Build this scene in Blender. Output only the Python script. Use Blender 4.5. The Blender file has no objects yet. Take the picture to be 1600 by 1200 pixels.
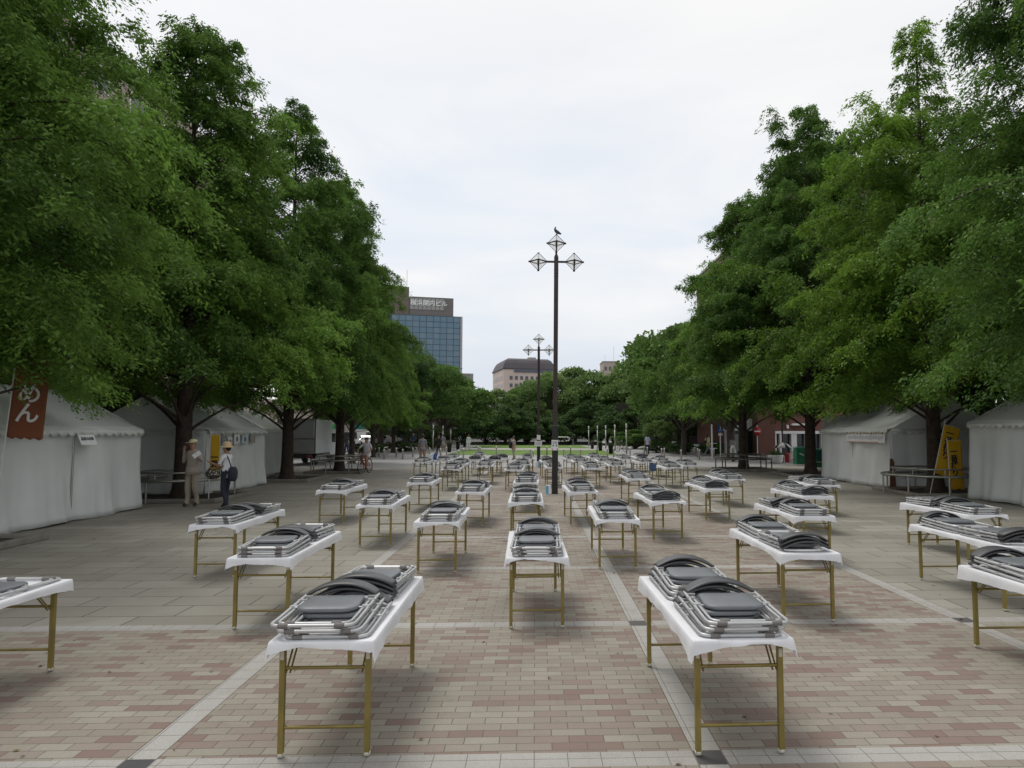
import bpy, math, random
import numpy as np
from mathutils import Vector, Matrix, Quaternion
R = math.radians
PI = math.pi
scn = bpy.context.scene
col = scn.collection
random.seed(7)

# ------------------------------------------------------------------ camera
FPX, YAW, PITCH, CAMZ = 1067.0, 0.0344, math.atan(74 / 1067.0), 1.95
PPX = 836 + FPX * math.tan(YAW)
cd = bpy.data.cameras.new('camera')
cam = bpy.data.objects.new('camera', cd)
col.objects.link(cam)
cam.location = (0, 0, CAMZ)
cam.rotation_euler = (PI / 2 + PITCH, 0, -YAW)
cd.sensor_width = 36
cd.lens = FPX / 1600 * 36
cd.shift_x = -(PPX - 800) / 1600
cd.clip_end = 3000
scn.camera = cam

# ------------------------------------------------------------------ sky, sun, exposure
SUN_EL, SUN_AZ = R(64), R(-40)
w = bpy.data.worlds.new("World")
scn.world = w
w.use_nodes = True
nt = w.node_tree
nt.nodes.clear()
N = nt.nodes.new
L = nt.links.new
out = N('ShaderNodeOutputWorld')
bg = N('ShaderNodeBackground')
sky = N('ShaderNodeTexSky')
sky.sky_type = 'NISHITA'
sky.sun_disc = False
sky.sun_elevation = SUN_EL
sky.sun_rotation = SUN_AZ
sky.air_density = 1.0
sky.dust_density = 4.0
tc = N('ShaderNodeTexCoord')
sep = N('ShaderNodeSeparateXYZ')
L(tc.outputs['Generated'], sep.inputs[0])
grad = N('ShaderNodeValToRGB')
L(sep.outputs['Z'], grad.inputs[0])
cr = grad.color_ramp
cr.elements[0].position = 0.0
cr.elements[0].color = (6.1, 6.5, 7.15, 1)
cr.elements[1].position = 0.55
cr.elements[1].color = (7.75, 7.75, 7.75, 1)
e = cr.elements.new(0.26)
e.color = (6.3, 6.9, 7.75, 1)
# broad cloud veil: brighter white streaks drifting across the pale layer
mp = N('ShaderNodeMapping')
mp.inputs['Scale'].default_value = (1.2, 1.6, 4.2)
L(tc.outputs['Generated'], mp.inputs[0])
nz = N('ShaderNodeTexNoise')
nz.inputs['Scale'].default_value = 1.7
nz.inputs['Detail'].default_value = 5
nz.inputs['Roughness'].default_value = 0.52
nz.inputs['Distortion'].default_value = 0.4
L(mp.outputs[0], nz.inputs['Vector'])
cramp = N('ShaderNodeValToRGB')
cramp.color_ramp.elements[0].position = 0.36
cramp.color_ramp.elements[0].color = (0, 0, 0, 1)
cramp.color_ramp.elements[1].position = 0.68
cramp.color_ramp.elements[1].color = (1, 1, 1, 1)
L(nz.outputs['Fac'], cramp.inputs[0])
cm = N('ShaderNodeMixRGB')
L(cramp.outputs[0], cm.inputs[0])
L(grad.outputs[0], cm.inputs[1])
cm.inputs[2].default_value = (8.4, 8.3, 8.1, 1)
sm = N('ShaderNodeMixRGB')
sm.inputs[0].default_value = 0.9
L(sky.outputs[0], sm.inputs[1])
L(cm.outputs[0], sm.inputs[2])
L(sm.outputs[0], bg.inputs['Color'])
bg.inputs['Strength'].default_value = 0.1
L(bg.outputs[0], out.inputs[0])

sd = bpy.data.lights.new('sun', 'SUN')
sd.energy = 1.4
sd.angle = R(22)
sd.color = (1.0, 0.96, 0.9)
so = bpy.data.objects.new('sun', sd)
col.objects.link(so)
so.rotation_euler = Vector((math.sin(SUN_AZ) * math.cos(SUN_EL), math.cos(SUN_AZ) * math.cos(SUN_EL), math.sin(SUN_EL))).to_track_quat('Z', 'Y').to_euler()

scn.view_settings.view_transform = 'Standard'
scn.view_settings.look = 'None'
scn.view_settings.exposure = 0.30
scn.view_settings.gamma = 1.0
scn.render.engine = 'CYCLES'
scn.cycles.use_denoising = True
scn.cycles.max_bounces = 6
scn.cycles.diffuse_bounces = 3
scn.cycles.transparent_max_bounces = 12


# ------------------------------------------------------------------ helpers
def ground(u, v, z=0.0):
    """world point at height z that the photograph (1600 x 1200) shows at u, v"""
    f = Vector((math.sin(YAW) * math.cos(PITCH), math.cos(YAW) * math.cos(PITCH), math.sin(PITCH)))
    r = Vector((math.cos(YAW), -math.sin(YAW), 0))
    up = r.cross(f)
    d = f + r * ((u - PPX) / FPX) - up * ((v - 600) / FPX)
    t = (z - CAMZ) / d.z
    return Vector((d.x * t, d.y * t, z))


def at_depth(u, v, y):
    f = Vector((math.sin(YAW) * math.cos(PITCH), math.cos(YAW) * math.cos(PITCH), math.sin(PITCH)))
    r = Vector((math.cos(YAW), -math.sin(YAW), 0))
    up = r.cross(f)
    d = f + r * ((u - PPX) / FPX) - up * ((v - 600) / FPX)
    t = y / d.y
    return Vector((d.x * t, y, CAMZ + d.z * t))


def lin(r, g, b):
    def c(x):
        x /= 255.0
        return x / 12.92 if x <= 0.04045 else ((x + 0.055) / 1.055) ** 2.4
    return (c(r), c(g), c(b), 1)


def mat(name, color, rough=0.6, metal=0.0, var=0.0, vscale=6.0, bump=0.0, bscale=40.0, emit=None, spec=0.5, dirt=None, trans=0.0):
    m = bpy.data.materials.new(name)
    m.use_nodes = True
    t = m.node_tree
    b = t.nodes['Principled BSDF']
    c = color if len(color) == 4 else (*color, 1)
    b.inputs['Base Color'].default_value = c
    b.inputs['Roughness'].default_value = rough
    b.inputs['Metallic'].default_value = metal
    b.inputs['Specular IOR Level'].default_value = spec
    geo = None
    if var or bump or dirt:
        geo = t.nodes.new('ShaderNodeTexCoord')
    if var:
        n = t.nodes.new('ShaderNodeTexNoise')
        n.inputs['Scale'].default_value = vscale
        n.inputs['Detail'].default_value = 6
        t.links.new(geo.outputs['Object'], n.inputs['Vector'])
        mr = t.nodes.new('ShaderNodeMapRange')
        mr.inputs[1].default_value = 0.3
        mr.inputs[2].default_value = 0.7
        mr.inputs[3].default_value = 1 - var
        mr.inputs[4].default_value = 1 + var
        t.links.new(n.outputs['Fac'], mr.inputs[0])
        mx = t.nodes.new('ShaderNodeVectorMath')
        mx.operation = 'SCALE'
        mx.inputs[0].default_value = c[:3]
        t.links.new(mr.outputs[0], mx.inputs['Scale'])
        t.links.new(mx.outputs[0], b.inputs['Base Color'])
    if bump:
        n2 = t.nodes.new('ShaderNodeTexNoise')
        n2.inputs['Scale'].default_value = bscale
        n2.inputs['Detail'].default_value = 4
        t.links.new(geo.outputs['Object'], n2.inputs['Vector'])
        bp = t.nodes.new('ShaderNodeBump')
        bp.inputs['Strength'].default_value = bump
        bp.inputs['Distance'].default_value = 0.02
        t.links.new(n2.outputs['Fac'], bp.inputs['Height'])
        t.links.new(bp.outputs[0], b.inputs['Normal'])
    if emit:
        b.inputs['Emission Color'].default_value = (*emit[:3], 1)
        b.inputs['Emission Strength'].default_value = emit[3]
    if trans:
        tr = t.nodes.new('ShaderNodeBsdfTranslucent')
        tr.inputs['Color'].default_value = c
        mx2 = t.nodes.new('ShaderNodeMixShader')
        mx2.inputs[0].default_value = trans
        t.links.new(b.outputs[0], mx2.inputs[1])
        t.links.new(tr.outputs[0], mx2.inputs[2])
        t.links.new(mx2.outputs[0], t.nodes['Material Output'].inputs[0])
    return m


class MB:
    """collects shapes and links them as ONE mesh object"""

    def __init__(self):
        self.v, self.f, self.m, self.s = [], [], [], []

    def add(self, vs, fs, mi=0, smooth=False):
        o = len(self.v)
        self.v += [tuple(p) for p in vs]
        for f in fs:
            self.f.append([i + o for i in f])
            self.m.append(mi)
            self.s.append(smooth)
        return self

    def box(self, c, s, rz=0.0, mi=0, taper=1.0):
        x, y, z = s[0] / 2, s[1] / 2, s[2] / 2
        ca, sa = math.cos(rz), math.sin(rz)
        vs = []
        for k, zz in ((1, -z), (taper, z)):
            for a, b in ((-x, -y), (x, -y), (x, y), (-x, y)):
                a, b = a * k, b * k
                vs.append((c[0] + a * ca - b * sa, c[1] + a * sa + b * ca, c[2] + zz))
        return self.add(vs, [(3, 2, 1, 0), (4, 5, 6, 7), (0, 1, 5, 4), (1, 2, 6, 5), (2, 3, 7, 6), (3, 0, 4, 7)], mi)

    def tube(self, pts, r, n=8, closed=False, mi=0, smooth=True, caps=True):
        pts = [Vector(p) for p in pts]
        k = len(pts)
        rs = r if isinstance(r, (list, tuple)) else [r] * k
        tans = []
        for i in range(k):
            if closed:
                t = pts[(i + 1) % k] - pts[i - 1]
            else:
                t = pts[min(i + 1, k - 1)] - pts[max(i - 1, 0)]
            tans.append(t.normalized() if t.length > 1e-9 else Vector((0, 0, 1)))
        t0 = tans[0]
        ref = Vector((0, 0, 1)) if abs(t0.z) < 0.9 else Vector((1, 0, 0))
        nrm = (ref - t0 * ref.dot(t0)).normalized()
        vs, fs = [], []
        for i in range(k):
            t = tans[i]
            nrm = (nrm - t * nrm.dot(t))
            nrm = nrm.normalized() if nrm.length > 1e-6 else t.orthogonal().normalized()
            b = t.cross(nrm)
            for j in range(n):
                a = 2 * PI * (j + 0.5) / n
                vs.append(pts[i] + (nrm * math.cos(a) + b * math.sin(a)) * rs[i])
        for i in range(k if closed else k - 1):
            a0, a1 = i * n, ((i + 1) % k) * n
            for j in range(n):
                j2 = (j + 1) % n
                fs.append((a0 + j, a0 + j2, a1 + j2, a1 + j))
        self.add(vs, fs, mi, smooth)
        if caps and not closed:
            self.add(vs[:n], [tuple(reversed(range(n)))], mi, False)
            self.add(vs[-n:], [tuple(range(n))], mi, False)
        return self

    def lathe(self, prof, c=(0, 0, 0), n=16, mi=0, smooth=True, sx=1.0, sy=1.0):
        vs, fs = [], []
        for r, z in prof:
            for j in range(n):
                a = 2 * PI * j / n
                vs.append((c[0] + r * sx * math.cos(a), c[1] + r * sy * math.sin(a), c[2] + z))
        for i in range(len(prof) - 1):
            for j in range(n):
                j2 = (j + 1) % n
                fs.append((i * n + j, i * n + j2, (i + 1) * n + j2, (i + 1) * n + j))
        fs.append(tuple(reversed(range(n))))
        fs.append(tuple(range((len(prof) - 1) * n, len(prof) * n)))
        return self.add(vs, fs, mi, smooth)

    def ball(self, c, r, n=12, mi=0):
        rx, ry, rz = r if isinstance(r, (list, tuple)) else (r, r, r)
        prof = []
        for i in range(9):
            a = -PI / 2 + PI * i / 8
            prof.append((max(math.cos(a), 0.02), math.sin(a) * rz))
        return self.lathe(prof, c, n, mi, True, rx, ry)

    def loft(self, rings, mi=0, smooth=True, closed=True, caps=True):
        n = len(rings[0])
        vs = [p for r in rings for p in r]
        fs = []
        for i in range(len(rings) - 1):
            for j in range(n if closed else n - 1):
                j2 = (j + 1) % n
                fs.append((i * n + j, i * n + j2, (i + 1) * n + j2, (i + 1) * n + j))
        if caps:
            fs.append(tuple(reversed(range(n))))
            fs.append(tuple(range((len(rings) - 1) * n, len(rings) * n)))
        return self.add(vs, fs, mi, smooth)

    def prism(self, poly, y0, y1, mi=0, axis='y'):
        """polygon in xz pushed along y (or in xy along z)"""
        n = len(poly)
        if axis == 'y':
            a = [(p[0], y0, p[1]) for p in poly]
            b = [(p[0], y1, p[1]) for p in poly]
        elif axis == 'x':
            a = [(y0, p[0], p[1]) for p in poly]
            b = [(y1, p[0], p[1]) for p in poly]
        else:
            a = [(p[0], p[1], y0) for p in poly]
            b = [(p[0], p[1], y1) for p in poly]
        fs = [tuple(range(n)), tuple(reversed(range(n, 2 * n)))]
        for i in range(n):
            j = (i + 1) % n
            fs.append((i, i + n, j + n, j))
        return self.add(a + b, fs, mi)

    def mesh(self, name, mats):
        me = bpy.data.meshes.new(name)
        me.from_pydata(self.v, [], self.f)
        me.polygons.foreach_set('material_index', self.m)
        me.polygons.foreach_set('use_smooth', self.s)
        for m in (mats if isinstance(mats, (list, tuple)) else [mats]):
            me.materials.append(m)
        me.update()
        return me

    def build(self, name, mats, parent=None, fix=True):
        me = self.mesh(name, mats)
        if fix:
            import bmesh
            bm = bmesh.new()
            bm.from_mesh(me)
            bmesh.ops.recalc_face_normals(bm, faces=bm.faces)
            bm.to_mesh(me)
            bm.free()
        o = bpy.data.objects.new(name, me)
        col.objects.link(o)
        if parent:
            o.parent = parent
        return o


def tag(o, label=None, cat=None, group=None, kind=None):
    if label:
        o['label'] = label
    if cat:
        o['category'] = cat
    if group:
        o['group'] = group
    if kind:
        o['kind'] = kind
    return o


def thing(name, label, cat, loc=(0, 0, 0), rz=0.0, group=None):
    o = bpy.data.objects.new(name, None)
    o.empty_display_size = 0.2
    col.objects.link(o)
    o.location = loc
    o.rotation_euler = (0, 0, rz)
    return tag(o, label, cat, group)


KIDS = {}


def kids(o):
    return KIDS.get(o.name, [])


def index_kids():
    KIDS.clear()
    for o in scn.objects:
        if o.parent:
            KIDS.setdefault(o.parent.name, []).append(o)


def copy_tree(o, parent=None):
    c = o.copy()
    col.objects.link(c)
    if parent:
        c.parent = parent
    ch = []
    for k in kids(o):
        ch.append(copy_tree(k, c))
    KIDS[c.name] = ch
    return c


def struct(o):
    o['kind'] = 'structure'
    return o


def text_mesh(body, size, depth=0.0, mirror=False, vertical=False, spacing=1.0, bold=0.0):
    """lettering in the xz plane, facing -y, centred on the origin"""
    cu = bpy.data.curves.new('lettering', 'FONT')
    cu.body = '\n'.join(body) if vertical else body
    cu.size = size
    cu.align_x = 'CENTER'
    cu.align_y = 'CENTER'
    cu.space_line = spacing
    cu.extrude = depth
    cu.offset = bold
    cu.resolution_u = 3
    o = bpy.data.objects.new('lettering', cu)
    col.objects.link(o)
    dg = bpy.context.evaluated_depsgraph_get()
    me = bpy.data.meshes.new_from_object(o.evaluated_get(dg))
    bpy.data.objects.remove(o)
    bpy.data.curves.remove(cu)
    M = Matrix.Rotation(PI / 2, 4, 'X')
    if mirror:
        M = Matrix.Scale(-1, 4, (1, 0, 0)) @ M
    me.transform(M)
    return me


def lettering(body, size, m, parent, loc, rz=0.0, name='lettering', **k):
    me = text_mesh(body, size, **k)
    me.materials.clear()
    me.materials.append(m)
    o = bpy.data.objects.new(name, me)
    col.objects.link(o)
    o.parent = parent
    o.location = loc
    o.rotation_euler = (0, 0, rz)
    return o


# ------------------------------------------------------------------ materials
M = {}
M['brass'] = mat('brass_paint', (0.225, 0.175, 0.048), 0.42, 0.25, 0.18, 9)
M['cap'] = mat('pale_rubber', (0.55, 0.53, 0.45), 0.7)
M['cloth'] = mat('white_cloth', (0.80, 0.81, 0.84), 0.85, 0, 0.02, 5, 0.25, 9, trans=0.12)
M['wood_under'] = mat('table_board', (0.25, 0.2, 0.14), 0.7)
M['tube'] = mat('silver_tube', (0.46, 0.465, 0.47), 0.42, 0.45, 0.06, 20)
M['sleeve'] = mat('grey_sleeve', (0.16, 0.15, 0.145), 0.75)
M['seat'] = mat('grey_vinyl', (0.135, 0.145, 0.157), 0.45, 0, 0.06, 10, 0.08, 160)
M['back'] = mat('charcoal_vinyl', (0.055, 0.056, 0.06), 0.42, 0, 0.06, 10, 0.08, 160)
M['steel'] = mat('stainless_pipe', (0.42, 0.41, 0.38), 0.34, 0.8, 0.1, 6)
M['darksteel'] = mat('weathered_pipe', (0.17, 0.15, 0.125), 0.5, 0.5, 0.2, 6)
M['post'] = mat('brown_post_paint', (0.042, 0.025, 0.023), 0.5, 0.1, 0.2, 4)
M['postblack'] = mat('black_post_paint', (0.014, 0.013, 0.012), 0.45, 0.1, 0.2, 4)
M['tent'] = mat('white_vinyl', (0.80, 0.83, 0.825), 0.6, 0, 0.05, 1.4, 0.35, 5, trans=0.2)
M['tent2'] = mat('white_vinyl_cool', (0.83, 0.85, 0.855), 0.6, 0, 0.05, 1.4, 0.35, 5, trans=0.2)
M['roofv'] = mat('tent_roof_vinyl', (0.79, 0.81, 0.785), 0.55, 0, 0.07, 1.0, 0.3, 3, trans=0.22)
M['white'] = mat('white_paint', (0.75, 0.75, 0.74), 0.5, 0, 0.04, 3)
M['paper'] = mat('white_paper', (0.78, 0.78, 0.8), 0.8)
M['ink'] = mat('black_ink', (0.02, 0.02, 0.022), 0.6)
M['bark'] = mat('bark', (0.05, 0.036, 0.028), 0.9, 0, 0.4, 5, 0.9, 14)
M['barkgrey'] = mat('grey_bark', (0.075, 0.062, 0.05), 0.9, 0, 0.35, 5, 0.8, 12)
M['soil'] = mat('soil', (0.035, 0.027, 0.02), 0.95, 0, 0.4, 4, 0.8, 20)
M['kerb'] = mat('kerb_stone', (0.22, 0.205, 0.175), 0.85, 0, 0.2, 3, 0.4, 30)
M['black'] = mat('black_plastic', (0.02, 0.02, 0.021), 0.5)
M['rubber'] = mat('tyre_rubber', (0.02, 0.02, 0.02), 0.85)
M['red'] = mat('red_paint', (0.42, 0.03, 0.03), 0.45)
M['blue'] = mat('blue_paint', (0.02, 0.09, 0.34), 0.5)
M['cyan'] = mat('sky_blue_plastic', (0.1, 0.42, 0.62), 0.5)
M['green'] = mat('green_mesh', (0.01, 0.16, 0.08), 0.6, 0, 0.25, 6)
M['yellow'] = mat('yellow_cloth', (0.62, 0.37, 0.015), 0.8, 0, 0.05, 3, trans=0.15)
M['rust'] = mat('rust_orange_cloth', (0.215, 0.072, 0.03), 0.8, 0, 0.08, 3, trans=0.1)
M['pole'] = mat('white_plastic_pole', (0.65, 0.65, 0.62), 0.5)
M['glassdark'] = mat('dark_window', (0.03, 0.035, 0.04), 0.12, 0, spec=0.6)
M['skin'] = mat('skin', (0.36, 0.2, 0.13), 0.6)
M['hair'] = mat('black_hair', (0.012, 0.01, 0.009), 0.6)
M['straw'] = mat('straw', (0.55, 0.42, 0.24), 0.85, 0, 0.1, 30)
M['beige'] = mat('beige_cloth', (0.34, 0.29, 0.25), 0.85, 0, 0.06, 8)
M['khaki'] = mat('khaki_cloth', (0.33, 0.29, 0.23), 0.85, 0, 0.06, 8)
M['tan'] = mat('tan_cloth', (0.34, 0.22, 0.14), 0.85)
M['grey'] = mat('grey_cloth', (0.22, 0.235, 0.26), 0.85)
M['whitecloth'] = mat('white_shirt', (0.7, 0.7, 0.74), 0.85)
M['navy'] = mat('navy_cloth', (0.022, 0.026, 0.042), 0.85)
M['denim'] = mat('denim', (0.07, 0.13, 0.26), 0.85)
M['lightblue'] = mat('light_blue_shirt', (0.42, 0.47, 0.62), 0.85)
M['lime'] = mat('lime_shirt', (0.5, 0.55, 0.2), 0.85)
M['blackcloth'] = mat('black_cloth', (0.015, 0.014, 0.016), 0.85)
M['shoe'] = mat('dark_shoe', (0.02, 0.018, 0.016), 0.6)
M['darkgap'] = mat('dark_interior', (0.012, 0.012, 0.012), 0.9)
M['concrete'] = mat('concrete', (0.36, 0.35, 0.33), 0.85, 0, 0.1, 1.5, 0.2, 12)


def foliage(name, dark, light, transl=0.3):
    m = bpy.data.materials.new(name)
    m.use_nodes = True
    t = m.node_tree
    t.nodes.clear()
    o = t.nodes.new('ShaderNodeOutputMaterial')
    at = t.nodes.new('ShaderNodeAttribute')
    at.attribute_name = 'tint'
    rp = t.nodes.new('ShaderNodeValToRGB')
    rp.color_ramp.elements[0].color = (*dark, 1)
    rp.color_ramp.elements[1].color = (*light, 1)
    t.links.new(at.outputs['Fac'], rp.inputs[0])
    d = t.nodes.new('ShaderNodeBsdfDiffuse')
    tr = t.nodes.new('ShaderNodeBsdfTranslucent')
    gl = t.nodes.new('ShaderNodeBsdfGlossy')
    gl.inputs['Roughness'].default_value = 0.45
    gl.inputs['Color'].default_value = (0.5, 0.5, 0.5, 1)
    mx = t.nodes.new('ShaderNodeMixShader')
    mx.inputs[0].default_value = transl
    mg = t.nodes.new('ShaderNodeMixShader')
    mg.inputs[0].default_value = 0.035
    t.links.new(rp.outputs[0], d.inputs['Color'])
    t.links.new(rp.outputs[0], tr.inputs['Color'])
    t.links.new(d.outputs[0], mx.inputs[1])
    t.links.new(tr.outputs[0], mx.inputs[2])
    t.links.new(mx.outputs[0], mg.inputs[1])
    t.links.new(gl.outputs[0], mg.inputs[2])
    t.links.new(mg.outputs[0], o.inputs[0])
    return m


M['leafA'] = foliage('redwood_leaves', (0.058, 0.122, 0.022), (0.205, 0.36, 0.06), 0.44)
M['leafD'] = foliage('dark_redwood_leaves', (0.048, 0.108, 0.021), (0.165, 0.305, 0.054), 0.43)
M['leafY'] = foliage('fresh_redwood_leaves', (0.066, 0.135, 0.016), (0.235, 0.40, 0.05), 0.46)
M['leafB'] = foliage('broad_leaves', (0.062, 0.128, 0.03), (0.165, 0.28, 0.066), 0.38)
M['leafC'] = foliage('dark_broad_leaves', (0.045, 0.09, 0.03), (0.105, 0.18, 0.056), 0.35)
M['leafP'] = foliage('hazed_pale_leaves', (0.10, 0.175, 0.055), (0.26, 0.375, 0.12), 0.4)  # pale leaves, lightened further to stand in for haze over distant trees


# ------------------------------------------------------------------ the ground
class NG:
    def __init__(self, name):
        self.m = bpy.data.materials.new(name)
        self.m.use_nodes = True
        self.t = self.m.node_tree
        self.b = self.t.nodes['Principled BSDF']
        self.co = self.t.nodes.new('ShaderNodeTexCoord').outputs['Object']

    def n(self, kind, **ins):
        x = self.t.nodes.new(kind)
        for k, v in ins.items():
            self.set(x.inputs[k.replace('_', ' ')], v)
        return x

    def set(self, i, v):
        if hasattr(v, 'links'):
            self.t.links.new(v, i)
        else:
            i.default_value = v

    def math(self, op, a, b=None, c=None, clamp=False):
        x = self.t.nodes.new('ShaderNodeMath')
        x.operation = op
        x.use_clamp = clamp
        for i, v in enumerate((a, b, c)):
            if v is not None:
                self.set(x.inputs[i], v)
        return x.outputs[0]

    def mix(self, f, a, b):
        x = self.t.nodes.new('ShaderNodeMixRGB')
        self.set(x.inputs[0], f)
        self.set(x.inputs[1], a)
        self.set(x.inputs[2], b)
        return x.outputs[0]

    def noise(self, scale, detail=5, vec=None, rough=0.55):
        x = self.t.nodes.new('ShaderNodeTexNoise')
        x.inputs['Scale'].default_value = scale
        x.inputs['Detail'].default_value = detail
        x.inputs['Roughness'].default_value = rough
        self.t.links.new(vec or self.co, x.inputs['Vector'])
        return x.outputs['Fac']

    def ramp(self, f, stops, const=False):
        x = self.t.nodes.new('ShaderNodeValToRGB')
        if const:
            x.color_ramp.interpolation = 'CONSTANT'
        el = x.color_ramp.elements
        for i, (p, c) in enumerate(stops):
            e = el[i] if i < 2 else el.new(p)
            e.position = p
            e.color = (*c, 1) if len(c) == 3 else c
        self.t.links.new(f, x.inputs[0])
        return x.outputs[0]

    def range(self, f, a, b, c, d):
        x = self.t.nodes.new('ShaderNodeMapRange')
        for i, v in enumerate((f, a, b, c, d)):
            self.set(x.inputs[i], v)
        return x.outputs[0]

    def brick(self, bw, rh, mortar, offset=0.5, freq=2):
        x = self.t.nodes.new('ShaderNodeTexBrick')
        x.offset = offset
        x.offset_frequency = freq
        x.inputs['Color1'].default_value = (0, 0, 0, 1)
        x.inputs['Color2'].default_value = (1, 1, 1, 1)
        x.inputs['Mortar'].default_value = (0.5, 0.5, 0.5, 1)
        x.inputs['Scale'].default_value = 1
        x.inputs['Mortar Size'].default_value = mortar
        x.inputs['Mortar Smooth'].default_value = 0.3
        x.inputs['Bias'].default_value = 0
        x.inputs['Brick Width'].default_value = bw
        x.inputs['Row Height'].default_value = rh
        self.t.links.new(self.co, x.inputs['Vector'])
        return x.outputs['Color'], x.outputs['Fac']


def paving_material():
    g = NG('plaza_paving')
    sp = g.n('ShaderNodeSeparateXYZ')
    g.t.links.new(g.co, sp.inputs[0])
    X, Y = sp.outputs[0], sp.outputs[1]

    def near(val, start, step, half):
        d = g.math('SUBTRACT', val, start)
        d = g.math('DIVIDE', d, step)
        r = g.math('ROUND', d)
        d = g.math('ABSOLUTE', g.math('SUBTRACT', d, r))
        d = g.math('MULTIPLY', d, step)
        return g.math('LESS_THAN', d, half), d
    bx, dx = near(X, 1.05, 3.38, 0.085)
    by, dy = near(Y, 4.19, 2.86, 0.09)
    # bricks
    bc, bf = g.brick(0.22, 0.098, 0.0035)
    brick = g.ramp(bc, [(0.0, (0.296, 0.280, 0.224)), (0.28, (0.252, 0.228, 0.182)), (0.46, (0.244, 0.202, 0.166)), (0.62, (0.302, 0.282, 0.230)), (0.80, (0.230, 0.176, 0.146)), (0.93, (0.196, 0.132, 0.108))])
    speck = g.noise(170, 2)
    brick = g.mix(g.range(speck, 0.35, 0.7, 0, 0.35), brick, (0.11, 0.095, 0.085, 1))
    brick = g.mix(bf, brick, (0.085, 0.075, 0.06, 1))
    # slabs
    sc, sf = g.brick(0.95, 0.44, 0.008, 0.37, 2)
    slab = g.ramp(sc, [(0.0, (0.225, 0.212, 0.176)), (0.5, (0.262, 0.248, 0.208)), (1.0, (0.300, 0.285, 0.242))])
    slab = g.mix(g.range(speck, 0.4, 0.75, 0, 0.3), slab, (0.13, 0.12, 0.105, 1))
    slab = g.mix(sf, slab, (0.04, 0.035, 0.027, 1))
    # granite bands
    gc, gf = g.brick(0.2, 0.2, 0.003, 0.0)
    gran = g.ramp(g.noise(230, 2), [(0.3, (0.15, 0.145, 0.135)), (0.46, (0.33, 0.32, 0.298)), (0.7, (0.41, 0.40, 0.372))])
    gran = g.mix(gf, gran, (0.12, 0.11, 0.095, 1))
    # which region
    left = g.math('LESS_THAN', X, -2.30)
    right = g.math('GREATER_THAN', X, 4.42)
    far = g.math('GREATER_THAN', Y, 7.14)
    slabmask = g.math('MULTIPLY', g.math('MAXIMUM', left, right), far)
    base = g.mix(slabmask, brick, slab)
    inner = g.math('LESS_THAN', g.math('ABSOLUTE', g.math('SUBTRACT', X, 1.05)), 3.6)
    bymask = g.math('MULTIPLY', by, g.math('SUBTRACT', 1.0, slabmask))
    bxmask = g.math('MULTIPLY', bx, inner)
    bandm = g.math('MAXIMUM', bymask, bxmask)
    # beyond the tables the same bricks lie under a paler dusty surface
    base = g.mix(bandm, base, gran)
    # black corner stones where bands cross near the camera
    cross = g.math('MULTIPLY', g.math('MULTIPLY', bx, by), g.math('LESS_THAN', Y, 8.0))
    base = g.mix(cross, base, (0.05, 0.05, 0.055, 1))
    # dark joint beside each long band
    edge = g.math('LESS_THAN', g.math('ABSOLUTE', g.math('SUBTRACT', dx, 0.089)), 0.0035)
    base = g.mix(g.math('MULTIPLY', edge, 0.75), base, (0.04, 0.035, 0.028, 1))
    # wear and stains
    st = g.noise(0.55, 8, rough=0.62)
    base = g.mix(g.range(st, 0.36, 0.62, 0.34, 0.0), base, (0.135, 0.117, 0.092, 1))
    st2 = g.noise(2.7, 6, rough=0.7)
    base = g.mix(g.range(st2, 0.56, 0.75, 0.0, 0.35), base, (0.12, 0.105, 0.085, 1))
    spots = g.n('ShaderNodeTexVoronoi', Scale=1.3, Vector=g.co)
    base = g.mix(g.math('MULTIPLY', g.math('LESS_THAN', spots.outputs['Distance'], 0.022), 0.7), base, (0.05, 0.045, 0.04, 1))
    sc_ = g.t.nodes.new('ShaderNodeVectorMath')
    sc_.operation = 'MULTIPLY'
    g.t.links.new(base, sc_.inputs[0])
    sc_.inputs[1].default_value = (1.09, 1.10, 1.12)
    g.t.links.new(sc_.outputs[0], g.b.inputs['Base Color'])
    g.b.inputs['Roughness'].default_value = 0.75
    g.b.inputs['Specular IOR Level'].default_value = 0.35
    h = g.math('SUBTRACT', 1.0, g.math('MAXIMUM', g.math('MULTIPLY', bf, g.math('SUBTRACT', 1.0, slabmask)), g.math('MULTIPLY', sf, slabmask)))
    h = g.math('ADD', h, g.math('MULTIPLY', g.noise(60, 4), 0.4))
    bp = g.n('ShaderNodeBump', Height=h, Strength=0.35, Distance=0.006)
    g.t.links.new(bp.outputs[0], g.b.inputs['Normal'])
    return g.m


def asphalt_material(name, c, c2, patch=0.35):
    g = NG(name)
    n1 = g.noise(0.35, 8)
    n2 = g.noise(90, 3)
    colr = g.mix(g.range(n1, 0.3, 0.7, 0, 1), (*c, 1), (*c2, 1))
    colr = g.mix(g.range(n2, 0.35, 0.7, 0, patch), colr, (0.5 * c[0], 0.5 * c[1], 0.5 * c[2], 1))
    g.t.links.new(colr, g.b.inputs['Base Color'])
    g.b.inputs['Roughness'].default_value = 0.85
    return g.m


def lawn_material():
    g = NG('lawn_grass')
    n1 = g.noise(0.5, 6)
    n2 = g.noise(14, 5)
    c = g.ramp(n1, [(0.3, (0.085, 0.16, 0.02)), (0.7, (0.14, 0.235, 0.035))])
    c = g.mix(g.range(n2, 0.35, 0.7, 0.0, 0.5), c, (0.05, 0.1, 0.015, 1))
    g.t.links.new(c, g.b.inputs['Base Color'])
    g.b.inputs['Roughness'].default_value = 0.9
    bp = g.n('ShaderNodeBump', Height=n2, Strength=0.8, Distance=0.05)
    g.t.links.new(bp.outputs[0], g.b.inputs['Normal'])
    return g.m


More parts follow.
